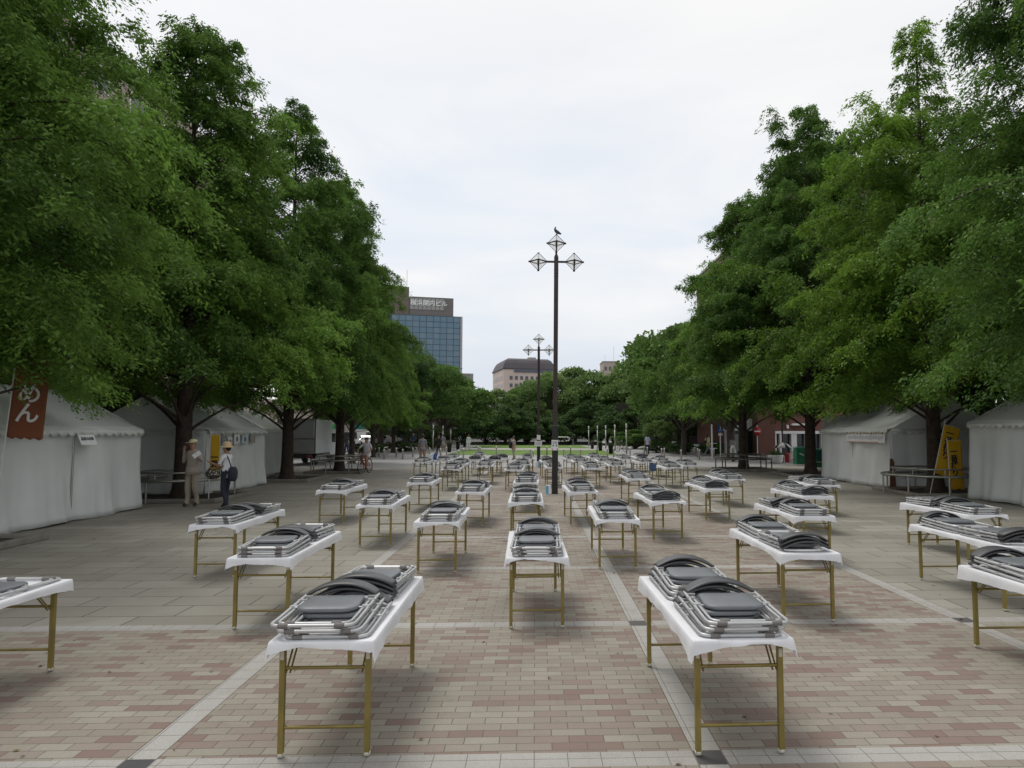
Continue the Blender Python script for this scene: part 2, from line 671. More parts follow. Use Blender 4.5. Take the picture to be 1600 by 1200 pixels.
def sheet(name, pts, z, m):
    b = MB()
    b.add([(x, y, z) for x, y in pts], [tuple(range(len(pts)))])
    o = b.build(name, m, fix=False)
    if o.data.polygons[0].normal.z < 0:
        o.data.flip_normals()
    return struct(o)


M['asphalt'] = asphalt_material('road_asphalt', (0.10, 0.10, 0.10), (0.13, 0.13, 0.128))
M['pave2'] = asphalt_material('pale_pavement', (0.27, 0.27, 0.27), (0.33, 0.325, 0.315), 0.15)
M['stonepath'] = asphalt_material('stone_path', (0.30, 0.29, 0.265), (0.36, 0.35, 0.325), 0.15)
sheet('ground', [(-1500, -60), (1500, -60), (1500, 2600), (-1500, 2600)], 0.0, M['asphalt'])
sheet('promenade', [(-16, 38), (17, 38), (19, 135), (-21, 135)], 0.004, M['pave2'])
sheet('plaza_paving', [(-17, -6), (19, -6), (19, 40), (-17, 40)], 0.008, paving_material())
# the far plaza is a smoother grey sheet that starts behind the last tables
sheet('grey_pavement', [(-13, 37.2), (14, 37.2), (14, 56), (-13, 56)], 0.012, M['pave2'])
M['lawn'] = lawn_material()
M['linep'] = mat('worn_white_line', (0.5, 0.5, 0.48), 0.8, 0, 0.2, 3)


def quadpx(name, px, z, m):
    return sheet(name, [tuple(ground(u, v, z)[:2]) for u, v in px], z, m)


quadpx('lawn', [(697, 710.5), (962, 711.5), (975, 712), (940, 703.6), (722, 703)], 0.02, M['lawn'])
quadpx('lawn', [(738, 699.6), (925, 700.2), (905, 695.6), (750, 694.6)], 0.02, M['lawn'])
quadpx('path', [(700, 702.6), (945, 703.2), (930, 700.6), (722, 700)], 0.016, M['stonepath'])
for px in ([(607, 709.8), (614, 709.2), (616, 710.2), (609, 710.8)], [(600, 714.4), (655, 714.6), (655, 715.2), (600, 715)],
           [(672, 709.5), (681, 706.5), (683, 707), (674, 710)], [(1040, 713), (1052, 714), (1051, 714.7), (1039, 713.6)], [(1095, 717), (1112, 717.4), (1112, 718.2), (1095, 717.8)]):
    quadpx('road_marking', px, 0.022, M['linep'])
# drain covers and a few stains stay in the paving material; tree pits are kerbed squares of soil


def tree_pit(x, y, sx, sy, label):
    b = MB()
    t, h = 0.16, 0.11
    for cx, cy, wx, wy in ((0, -sy / 2, sx + t, t), (0, sy / 2, sx + t, t), (-sx / 2, 0, t, sy - t), (sx / 2, 0, t, sy - t)):
        b.box((cx, cy, h / 2 + 0.008), (wx, wy, h))
    root = b.build('tree_pit', M['kerb'])
    root.location = (x, y, 0)
    bv = root.modifiers.new('bevel', 'BEVEL')
    bv.width = 0.02
    bv.segments = 2
    tag(root, label, 'tree pit', 'kerbed tree pits')
    s = MB()
    n = 12
    rnd = random.Random(int(x * 10))
    vs = [((i / n - .5) * (sx - t), (j / n - .5) * (sy - t), 0.05 + rnd.uniform(-.012, .02)) for j in range(n + 1) for i in range(n + 1)]
    fs = [(j * (n + 1) + i, j * (n + 1) + i + 1, (j + 1) * (n + 1) + i + 1, (j + 1) * (n + 1) + i) for j in range(n) for i in range(n)]
    s.add(vs, fs, 0, True)
    s.build('soil', M['soil'], root)
    return root


# ------------------------------------------------------------------ folding tables
TL, TW, TH = 1.8, 0.60, 0.70


def make_table():
    root = thing('folding_table', 'x', 'table')
    b = MB()
    b.box((0, TL / 2, TH - 0.016), (TW, TL, 0.028))
    b.build('tabletop', M['wood_under'], root)
    for sy, y, d in ((0, 0.10, 1), (1, TL - 0.14, -1)):
        for sx in (-1, 1):
            x = sx * 0.255
            b = MB()
            b.box((x, y, (TH - 0.03 + 0.02) / 2), (0.032, 0.032, TH - 0.05))
            leg = b.build('leg', M['brass'], root)
            c = MB()
            c.lathe([(0.02, 0.0), (0.021, 0.012), (0.0225, 0.02)], (x, y, 0.008), 10)
            c.build('foot_cap', M['cap'], leg)
            c = MB()
            c.box((x, y - d * 0.0175, 0.60), (0.022, 0.004, 0.05))
            c.build('hinge_plate', M['cap'], leg)
            b = MB()
            for k in (-0.012, 0.012):
                b.tube([(x - sx * 0.028 + k, y + d * 0.01, 0.49), (x - sx * 0.028 + k, y + d * 0.19, TH - 0.03)], 0.006, 6)
            b.build('brace', M['brass'], root)
        b = MB()
        b.tube([(-0.24, y, 0.175), (0.24, y, 0.175)], 0.0105, 8)
        b.build('crossbar', M['brass'], root)
        b = MB()
        b.tube([(-0.24, y + d * 0.005, 0.52), (0.24, y + d * 0.005, 0.52)], 0.0105, 8)
        b.build('crossbar', M['brass'], root)
    return root


def cloth_mesh(seed):
    rnd = random.Random(seed)
    b = MB()
    hw, hl = TW / 2 + 0.006, TL / 2 + 0.006
    per = []
    nx, ny, r = 14, 34, 0.016
    corners = [(hw - r, -hl + r, -90), (hw - r, hl - r, 0), (-hw + r, hl - r, 90), (-hw + r, -hl + r, 180)]
    sides = [nx, ny, nx, ny]
    # walk: near edge left->right, right edge, far edge, left edge
    pts = []
    for ci in range(4):
        cx, cy, a0 = corners[ci]
        for k in range(5):
            a = R(a0 + 90 * k / 4)
            pts.append((cx + r * math.cos(a), cy + r * math.sin(a), math.cos(a), math.sin(a), 1.0 if k == 2 else 0.8))
        nxt = corners[(ci + 1) % 4]
        a = R(a0 + 90)
        s = (nxt[0] + r * math.cos(a), nxt[1] + r * math.sin(a))
        e0 = (cx + r * math.cos(a), cy + r * math.sin(a))
        n = ny if ci % 2 == 0 else nx
        for k in range(1, n):
            t = k / n
            cf = max(0.0, 1 - min(t, 1 - t) * (n if n < 20 else 20) / 4.0)
            pts.append((e0[0] + (s[0] - e0[0]) * t, e0[1] + (s[1] - e0[1]) * t, math.cos(a), math.sin(a), cf * 0.7))
    m = len(pts)
    drop0 = [rnd.uniform(0.022, 0.055), rnd.uniform(0.055, 0.09), rnd.uniform(0.04, 0.07), rnd.uniform(0.055, 0.09)]
    ph = [rnd.uniform(0, 6.28) for _ in range(6)]
    rings = [[], [], [], [], []]
    for i, (x, y, nxx, nyy, cf) in enumerate(pts):
        s = i / m * 2 * PI
        if abs(nyy) > abs(nxx):
            side = 0 if nyy < 0 else 2
        else:
            side = 1 if nxx > 0 else 3
        d = drop0[side] + 0.046 * cf ** 1.2 + 0.012 * math.sin(3 * s + ph[0]) + 0.006 * math.sin(7 * s + ph[1]) + rnd.uniform(-.003, .003)
        wv = 0.004 * math.sin(11 * s + ph[2]) + 0.003 * math.sin(23 * s + ph[3])
        fl = 0.004 + 0.008 * cf + wv
        zt = TH + 0.006
        rings[0].append((x, y, zt))
        rings[1].append((x + nxx * 0.006, y + nyy * 0.006, zt - 0.008))
        rings[2].append((x + nxx * (0.008 + fl * 0.35), y + nyy * (0.008 + fl * 0.35), zt - d * 0.4))
        rings[3].append((x + nxx * (0.008 + fl * 0.75), y + nyy * (0.008 + fl * 0.75), zt - d * 0.75))
        rings[4].append((x + nxx * (0.008 + fl), y + nyy * (0.008 + fl), zt - d))
    b.loft(rings, 0, True, True, False)
    b.add(rings[0], [tuple(range(m))], 0, False)
    me = b.mesh('tablecloth', M['cloth'])
    me.transform(Matrix.Translation((0, TL / 2, 0)))
    return me


def cloth_material():
    g = NG('creased_white_cloth')
    sp = g.n('ShaderNodeSeparateXYZ')
    g.t.links.new(g.co, sp.inputs[0])
    h = None
    for ax, step, off in ((0, 0.305, 0.15), (1, 0.46, 0.0)):
        v = g.math('DIVIDE', g.math('ADD', sp.outputs[ax], off), step)
        d = g.math('ABSOLUTE', g.math('SUBTRACT', v, g.math('ROUND', v)))
        c = g.range(g.math('MULTIPLY', d, step), 0.0, 0.008, 0.0, 1.0)
        h = c if h is None else g.math('MINIMUM', h, c)
    n1 = g.noise(7, 5)
    n2 = g.noise(2.2, 3)
    hh = g.math('ADD', g.math('MULTIPLY', h, 0.35), g.math('ADD', g.math('MULTIPLY', n1, 0.9), g.math('MULTIPLY', n2, 1.6)))
    bp = g.n('ShaderNodeBump', Height=hh, Strength=0.55, Distance=0.012)
    g.t.links.new(bp.outputs[0], g.b.inputs['Normal'])
    c = g.mix(g.range(n2, 0.35, 0.7, 0.0, 1.0), (0.80, 0.81, 0.845, 1), (0.74, 0.75, 0.785, 1))
    g.t.links.new(c, g.b.inputs['Base Color'])
    g.b.inputs['Roughness'].default_value = 0.8
    t = g.t
    trn = t.nodes.new('ShaderNodeBsdfTranslucent')
    trn.inputs['Color'].default_value = (0.8, 0.81, 0.84, 1)
    mx = t.nodes.new('ShaderNodeMixShader')
    mx.inputs[0].default_value = 0.15
    t.links.new(g.b.outputs[0], mx.inputs[1])
    t.links.new(trn.outputs[0], mx.inputs[2])
    t.links.new(mx.outputs[0], t.nodes['Material Output'].inputs[0])
    return g.m


M['cloth'] = cloth_material()
CLOTHS = [cloth_mesh(s) for s in range(7)]


# ------------------------------------------------------------------ folding chairs (folded flat)
def u_path(hx, y0, y1, r, z0, z1):
    """side - corner - bottom bar - corner - side of a bent tube"""
    p = [(-hx, y1, z1), (-hx, y0 + r + 0.1, z0)]
    for k in range(6):
        a = PI + PI / 2 * k / 5
        p.append((-hx + r + r * math.cos(a), y0 + r + r * math.sin(a), z0))
    for k in range(6):
        a = -PI / 2 + PI / 2 * k / 5
        p.append((hx - r + r * math.cos(a), y0 + r + r * math.sin(a), z0))
    p += [(hx, y0 + r + 0.1, z0), (hx, y1, z1)]
    return p


def chair_parts():
    P = []
    b = MB()
    b.tube(u_path(0.246, 0.0, 0.72, 0.06, 0.0125, 0.03), 0.0115, 8)
    P.append(('front_frame', b, M['tube']))
    b = MB()
    b.tube(u_path(0.214, 0.042, 0.60, 0.055, 0.0145, 0.022), 0.010, 8)
    b.tube([(-0.214, 0.36, 0.03), (0.214, 0.36, 0.03)], 0.007, 6)
    for sx in (-1, 1):
        b.box((sx * 0.23, 0.40, 0.024), (0.05, 0.035, 0.02))
        b.box((sx * 0.23, 0.55, 0.028), (0.045, 0.022, 0.02))
        b.box((sx * 0.215, 0.655, 0.03), (0.06, 0.018, 0.014))
    P.append(('rear_frame', b, M['tube']))
    for y, z, x in ((0.0, 0.0125, 0.165), (0.042, 0.0145, 0.138)):
        for sx in (-1, 1):
            b = MB()
            b.tube([(sx * (x - 0.03), y, z), (sx * (x - 0.027), y, z), (sx * (x + 0.027), y, z), (sx * (x + 0.03), y, z)], [0.0125, 0.0162, 0.0162, 0.0125], 10)
            P.append(('floor_sleeve', b, M['sleeve']))
    # seat: rounded front, straighter back
    b = MB()
    out = []
    for k in range(9):
        a = PI + PI / 2 * k / 8
        out.append((-0.195 + 0.09 + 0.09 * math.cos(a), 0.265 + 0.09 + 0.09 * math.sin(a)))
    for k in range(9):
        a = -PI / 2 + PI / 2 * k / 8
        out.append((0.195 - 0.09 + 0.09 * math.cos(a), 0.265 + 0.09 + 0.09 * math.sin(a)))
    for k in range(5):
        a = PI / 2 * k / 4
        out.append((0.178 - 0.03 + 0.03 * math.cos(a), 0.625 - 0.03 + 0.03 * math.sin(a)))
    for k in range(5):
        a = PI / 2 + PI / 2 * k / 4
        out.append((-0.178 + 0.03 + 0.03 * math.cos(a), 0.625 - 0.03 + 0.03 * math.sin(a)))
    cx, cy = 0.0, 0.45
    rings = []
    for s, z in ((0.93, 0.018), (0.985, 0.022), (1.0, 0.032), (0.985, 0.042), (0.93, 0.0475), (0.6, 0.0505), (0.2, 0.0515)):
        rings.append([(cx + (x - cx) * s, cy + (y - cy) * s, z) for x, y in out])
    b.loft(rings, 0, True)
    P.append(('seat', b, M['seat']))
    # arched backrest pad
    b = MB()
    rings = []
    nseg = 18
    for i in range(nseg + 1):
        t = -1 + 2 * i / nseg
        x = 0.248 * t
        zc = 0.026 + 0.078 * (1 - abs(t) ** 2.2)
        ang = math.atan2(-0.078 * 2.2 * abs(t) ** 1.2 * (1 if t > 0 else -1), 0.248)
        wy = 0.078 * (1 - 0.25 * abs(t) ** 4)
        ring = []
        for k in range(14):
            a = 2 * PI * k / 14
            cu, su = math.cos(a), math.sin(a)
            yy = wy * math.copysign(abs(cu) ** 0.55, cu)
            tt = 0.0125 * math.copysign(abs(su) ** 0.7, su)
            ring.append((x - tt * math.sin(ang), 0.735 + yy + 0.03 * (1 - t * t), zc + tt * math.cos(ang)))
        rings.append(ring)
    b.loft(rings, 0, True)
    P.append(('backrest', b, M['back']))
    return P


def make_chair():
    root = thing('folding_chair', 'x', 'chair')
    for name, b, m in chair_parts():
        b.build(name, m, root)
    return root


def chair_single_mesh():
    full = MB()
    mats = [M['tube'], M['sleeve'], M['seat'], M['back']]
    for name, b, m in chair_parts():
        full.add(b.v, b.f, mats.index(m))
        k = len(b.f)
        full.s[-k:] = b.s
    return full.mesh('folding_chair', mats)


ORD = ['first', 'second', 'third', 'fourth', 'fifth', 'sixth', 'seventh', 'eighth', 'ninth', 'tenth']
# rows of tables that run away from the camera: left foot, right foot and foot line of the near legs in the photograph, then
# which way the near and the far stack lie (F: feet towards the camera, R: reversed) and how many chairs each has
ROWS = [
    [('xy', -4.16, 4.16, 'R', 'R', 1, 1), (306.5, 364, 903, 'F', 'R', 3, 3), (499, 537, 819, 'F', 'R', 3, 3), (646, 667, 749, 'F', 'R', 3, 2), (680, 700, 746, 'F', 'R', 2, 3), (697, 714, 739, 'F', 'R', 3, 2)],
    [(367.5, 448, 984, 'F', 'R', 3, 3), (563, 609.5, 855, 'F', 'R', 3, 3), (640.5, 672, 800, 'F', 'R', 3, 3), (692.5, 715, 767, 'F', 'R', 3, 3), (707, 727, 754, 'F', 'R', 3, 3), (732, 751, 744, 'R', 'F', 3, 2), (740, 756, 734, 'F', 'R', 3, 2)],
    [(437, 575, 1185, 'F', 'R', 3, 3), (653, 712, 896, 'F', 'R', 3, 3), (716, 754, 823, 'F', 'R', 3, 3), (747.5, 768, 758, 'F', 'F', 3, 3), (762, 782, 745, 'R', 'R', 3, 3), (776, 793, 740, 'R', 'R', 3, 3)],
    [(797, 881, 983, 'F', 'F', 3, 3), (798, 845, 848, 'F', 'F', 3, 3), (805, 838, 800, 'F', 'F', 3, 3), (790, 815, 768, 'F', 'F', 3, 3), (806, 828, 755, 'F', 'F', 3, 3), (816, 832, 741, 'F', 'F', 2, 3)],
    [(1087, 1227, 1181, 'F', 'F', 3, 3), (936, 994, 890, 'F', 'R', 3, 3), (891, 932, 822, 'F', 'F', 3, 3), (855, 878, 762, 'F', 'F', 3, 3), (848, 866, 748, 'R', 'F', 3, 3)],
    [(913, 938, 764, 'F', 'F', 3, 2), (897, 916, 748, 'F', 'F', 3, 3), (886, 902, 741, 'F', 'R', 3, 2)],
    [(1222, 1304.5, 973, 'R', 'F', 3, 3), (1021, 1067, 846.5, 'R', 'F', 3, 3), (981, 1014, 790, 'F', 'F', 3, 3), (954, 975, 757, 'F', 'F', 3, 3), (936, 955, 747, 'F', 'R', 3, 2), (922, 939, 738, 'F', 'F', 3, 3)],
    [('xy', 4.25, 4.5, 'F', 'F', 3, 3), (1242, 1298.5, 882, 'F', 'R', 3, 3), (1103, 1141, 815, 'R', 'F', 3, 3), (1041, 1064, 763, 'F', 'F', 3, 2), (1000, 1020, 749, 'F', 'R', 3, 2), (969, 987, 742, 'F', 'F', 3, 2)],
    [(1568, 1645, 956, 'R', 'F', 3, 3), (1255, 1298, 833, 'R', 'F', 3, 3), (1130, 1161, 792, 'F', 'F', 3, 3), (1068, 1089, 757, 'F', 'F', 3, 2), (1026, 1045, 746, 'F', 'R', 3, 2), (995, 1012, 738, 'R', 'F', 3, 2)],
    [(1512, 1568, 879, 'F', 'R', 3, 3), (1273, 1309, 806, 'F', 'R', 3, 3)],
]
ROWNAME = ['leftmost row', 'second row from the left', 'third row from the left', 'fourth row from the left', 'fifth row from the left',
           'short far row right of the lamp post', 'fourth row from the right', 'third row from the right', 'second row from the right', 'rightmost row']
table0 = make_table()
chair0 = make_chair()
index_kids()
far_chair = chair_single_mesh()
used = {'t': False, 'c': False, 'n': 0}
rndt = random.Random(11)


def place_chair(x, y, rz, z, label, near):
    used['n'] += 1
    if near:
        o = chair0 if not used['c'] else copy_tree(chair0)
        used['c'] = True
    else:
        o = bpy.data.objects.new('folding_chair', far_chair)
        col.objects.link(o)
        o['category'] = 'chair'
    o.location = (x, y, z)
    o.rotation_euler = (rndt.uniform(-.006, .006), rndt.uniform(-.006, .006), rz)
    tag(o, label, group='folded chairs stacked on the tables')


for ri, row in enumerate(ROWS):
    rn = ROWNAME[ri]
    for ti, t in enumerate(row):
        if t[0] == 'xy':
            x, y = t[1], t[2]
        else:
            p = ground((t[0] + t[1]) / 2, t[2])
            x, y = p.x, p.y - 0.10
        kn, kf, cn, cf = t[3:]
        if ri == 0 and ti == 0:
            y = 4.16
        rz = 0.012 + rndt.uniform(-.03, .03) * (0.4 if y < 8 else 1)
        if ri == 6 and ti == 0:
            rz = 0.0
        o = table0 if not used['t'] else copy_tree(table0)
        used['t'] = True
        o.location = (x, y, 0.008)
        o.rotation_euler = (0, 0, rz)
        last = ti == len(row) - 1 and len(row) > 1
        wh = 'nearest table' if ti == 0 else ('farthest table' if last else ORD[ti] + ' table away')
        tag(o, f'brass-legged folding table, {wh}, {rn}', 'table', 'folding tables set out on the plaza')
        c = bpy.data.objects.new('tablecloth', CLOTHS[rndt.randrange(len(CLOTHS))])
        col.objects.link(c)
        c.location = (x, y, 0.008)
        c.rotation_euler = (0, 0, rz)
        tag(c, f'white cloth over the {wh}, {rn}', 'tablecloth', 'white cloths on the folding tables')
        near = y < 21
        for st, kind, cnt in (('near', kn, cn), ('far', kf, cf)):
            cx, cy = rndt.uniform(-.015, .015), 0
            dxs, dys, das = rndt.uniform(-.012, .012), rndt.uniform(-.014, .006), rndt.uniform(-.035, .035)
            base = 0.035 if st == 'near' else 0.935
            if ri == 2 and ti == 0:
                dxs, dys, das = (-0.04, -0.012, 0.012) if st == 'near' else (0.012, 0.0, -0.03)
            if ri == 4 and ti == 0 and st == 'near':
                dxs, dys, das = (0.02, -0.004, -0.02)
            for k in range(cnt):
                lx = cx + dxs * k + rndt.uniform(-.004, .004)
                ly = base + (dys * k if kind == 'F' else -dys * k) + (0.0 if kind == 'F' else 0.845)
                a = (0 if kind == 'F' else PI) + das * k * 0.7 + rndt.uniform(-.01, .01)
                ca, sa = math.cos(rz), math.sin(rz)
                wx, wy = x + lx * ca - ly * sa, y + lx * sa + ly * ca
                if cnt == 1:
                    pos = 'single'
                else:
                    pos = 'top' if k == cnt - 1 else ('bottom' if k == 0 else 'middle')
                wt = wh.replace(' table away', ' table').replace('nearest table', 'nearest table').replace('farthest table', 'farthest table')
                place_chair(wx, wy, a + rz, 0.008 + TH + 0.0075 + 0.0365 * k, f'{pos} grey chair, {st} stack, {wt}, {rn}', near)
print('chairs', used['n'])


# ------------------------------------------------------------------ trees
def leaf_mesh(name, P, D, S, ln, wd, tint, m):
    """one leaf-sized diamond per point"""
    n = len(P)
    D = D / np.linalg.norm(D, axis=1)[:, None]
    S = S - D * (S * D).sum(1)[:, None]
    S = S / (np.linalg.norm(S, axis=1)[:, None] + 1e-9)
    ln, wd = ln[:, None], wd[:, None]
    V = np.empty((n, 4, 3), np.float32)
    V[:, 0] = P - D * ln * 0.5
    V[:, 1] = P + S * wd * 0.5 - D * ln * 0.05
    V[:, 2] = P + D * ln * 0.5
    V[:, 3] = P - S * wd * 0.5 - D * ln * 0.05
    me = bpy.data.meshes.new(name)
    me.vertices.add(n * 4)
    me.vertices.foreach_set('co', V.ravel())
    me.loops.add(n * 4)
    me.loops.foreach_set('vertex_index', np.arange(n * 4, dtype=np.int32))
    me.polygons.add(n)
    me.polygons.foreach_set('loop_start', np.arange(0, n * 4, 4, dtype=np.int32))
    me.polygons.foreach_set('loop_total', np.full(n, 4, np.int32))
    a = me.attributes.new('tint', 'FLOAT', 'POINT')
    a.data.foreach_set('value', np.repeat(np.clip(tint, 0, 1), 4).astype(np.float32))
    me.materials.append(m)
    me.update(calc_edges=True)
    me.validate()
    return me


def redwood_meshes(seed, H, RR, zb, m, rho=70, nb=98, spire=0.0, leaf=0.095, crown_z=2.66):
    """dawn redwood: straight trunk, rising forked limbs whose tufts hang in feathery clumps"""
    rg = np.random.RandomState(seed)
    tr = MB()
    zs = [0, 0.12, 0.35, 0.8, 1.6, 3, 5, 8, H * 0.75, H * 0.95, H]
    r0 = 0.215
    rad = [r0 * 1.75, r0 * 1.45, r0 * 1.2, r0 * 1.06, r0, r0 * 0.93, r0 * 0.8, r0 * 0.58, r0 * 0.28, r0 * 0.09, 0.008]
    lean = rg.uniform(-.12, .12, 2)
    tr.tube([(lean[0] * z / H, lean[1] * z / H, z) for z in zs], rad, 12)
    for k in range(7):
        a, z1, ln_k = k * 0.9 + rg.uniform(-.3, .3), rg.uniform(1.75, 2.5), rg.uniform(1.3, 2.3)
        q = [(math.cos(a) * ln_k * t * (1 + .1 * t), math.sin(a) * ln_k * t, z1 + ln_k * (0.95 * t - 0.28 * t * t)) for t in (0, .2, .45, .7, 1)]
        tr.tube(q, [.055, .048, .04, .03, .018], 6)
    P, D, T, LN = [], [], [], []
    az = rg.uniform(0, 6.28)
    ph = rg.uniform(0, 6.28, 4)

    def tufts(pts, Lb, t0, bt):
        """pts: 9 points of a limb; hang short leafy twigs along it in two or three clumps"""
        k_ = 2.0 + 2.0 * rg.rand()
        p_ = rg.uniform(0, 6.28)
        nt = int(4 + Lb * 6.5) if not (spire and pts[0, 2] > zb + (H - zb) * spire) else int(2 + Lb * 3.5)
        for t in np.linspace(t0, 1.0, nt):
            k = min(int(t * 8), 7)
            f = t * 8 - k
            p0 = pts[k] * (1 - f) + pts[k + 1] * f
            tg = pts[k + 1] - pts[k]
            tg = tg / (np.linalg.norm(tg) + 1e-6)
            cl = 0.45 + 0.75 * (0.5 + 0.5 * math.sin(k_ * 6.28 * t + p_))
            if cl < 0.55 and rg.rand() < 0.55 and t < 0.9:
                continue
            for q in range(2 if t < 0.97 else 4):
                a = rg.uniform(-1.9, 1.9)
                ca_, sa_ = math.cos(a), math.sin(a)
                d = np.array([tg[0] * ca_ - tg[1] * sa_, tg[0] * sa_ + tg[1] * ca_, rg.uniform(-.35, .85)])
                d /= np.linalg.norm(d)
                tl = (0.34 + 0.36 * rg.rand()) * cl * min(1.0, 0.45 + 0.25 * Lb) * (1.15 - 0.35 * t) + 0.1
                n = int(tl * rho) + 5
                s = rg.rand(n) ** 0.75 * tl
                dr = rg.uniform(0.5, 1.15)
                pp = p0 + d * s[:, None] + np.stack([np.zeros(n), np.zeros(n), -dr * s ** 2 / max(tl, .25)], 1)
                pp += rg.normal(0, 1, (n, 3)) * np.array([0.05, 0.05, 0.055]) * (0.7 + tl)
                sa2 = rg.choice([-1, 1], n) * rg.uniform(0.2, 1.3, n)
                c2, s2 = np.cos(sa2), np.sin(sa2)
                dd = np.stack([d[0] * c2 - d[1] * s2, d[0] * s2 + d[1] * c2, d[2] * .4 - 0.75 + rg.normal(0, .3, n)], 1)
                P.append(pp)
                D.append(dd)
                T.append(bt + rg.uniform(-.2, .2) + rg.normal(0, .1, n))
                LN.append(leaf * rg.uniform(0.45, 1.6, n))

    for i in range(nb):
        u = ((i + 0.5) / nb) ** 1.08
        z0 = zb + (H - zb) * u
        az += 2.39996 + rg.uniform(-.6, .6)
        prof = RR * (1 - u) ** 0.80 * (0.90 + 0.10 * min(1, u * 8))
        # broad shoulders and hollows in the outline
        prof *= 1 + 0.16 * math.sin(3 * az + ph[0] + 5 * u) + 0.12 * math.sin(17 * u + ph[1])
        if spire and u > spire:
            prof *= 0.36
        Lb = prof * rg.uniform(0.60, 1.10) + 0.22
        el = R(rg.uniform(4, 32) + 32 * u)
        droop = rg.uniform(0.28, 0.55)
        ca, sa = math.cos(az), math.sin(az)
        ts = np.linspace(0, 1, 9)
        hx = Lb * ts
        hz = Lb * (math.tan(el) * ts - droop * 1.1 * ts ** 2.3)
        ox, oy = lean[0] * z0 / H, lean[1] * z0 / H
        bend = rg.uniform(-.3, .3)
        pts = np.stack([ox + ca * hx - sa * hx * bend * ts, oy + sa * hx + ca * hx * bend * ts, z0 + hz], 1)
        rb = max(0.012, 0.055 * (1 - u) * min(1, Lb / 2.5))
        ne = 8
        while ne > 3 and pts[ne - 1, 2] < crown_z + 0.35:
            ne -= 1
        tr.tube([tuple(p) for p in pts[:ne]], [rb * (1 - 0.85 * t) + 0.004 for t in ts[:ne]], 5)
        bt = rg.uniform(0.12, 0.82)
        tufts(pts, Lb, 0.22, bt)
        for fk in range(3 if Lb > 2.4 else (2 if Lb > 1.1 else 1)):
            t1 = rg.uniform(0.25, 0.7)
            k = int(t1 * 8)
            q0 = pts[k]
            a2 = az + rg.choice([-1, 1]) * rg.uniform(0.35, 0.95)
            L2 = Lb * (1 - t1) * rg.uniform(0.75, 1.15) + 0.15
            e2 = R(rg.uniform(-5, 48))
            h2 = L2 * ts
            z2 = L2 * (math.tan(e2) * ts - rg.uniform(.4, .8) * ts ** 2.2)
            sp_ = np.stack([q0[0] + math.cos(a2) * h2, q0[1] + math.sin(a2) * h2, q0[2] + z2], 1)
            if sp_[3, 2] > crown_z + 0.35:
                ne = 7
                while ne > 3 and sp_[ne - 1, 2] < crown_z + 0.35:
                    ne -= 1
                tr.tube([tuple(p) for p in sp_[:ne]], [rb * 0.5 * (1 - 0.85 * t) + 0.003 for t in ts[:ne]], 4)
            tufts(sp_, L2, 0.2, bt + rg.uniform(-.12, .12))
    P, D, T, LN = np.concatenate(P), np.concatenate(D), np.concatenate(T), np.concatenate(LN)
    ok = P[:, 2] > crown_z + 0.32 * np.sin(P[:, 0] * 2.3 + seed) * np.cos(P[:, 1] * 1.9) + rg.uniform(-.15, .25, len(P))
    P, D, T, LN = P[ok], D[ok], T[ok], LN[ok]
    S = rg.normal(0, 1, P.shape) * np.array([1, 1, 0.6])
    print('redwood', seed, len(P))
    crown = leaf_mesh('crown', P, D, S, LN, LN * rg.uniform(0.28, 0.46, len(P)), T, m)
    return tr.mesh('trunk', M['bark']), crown


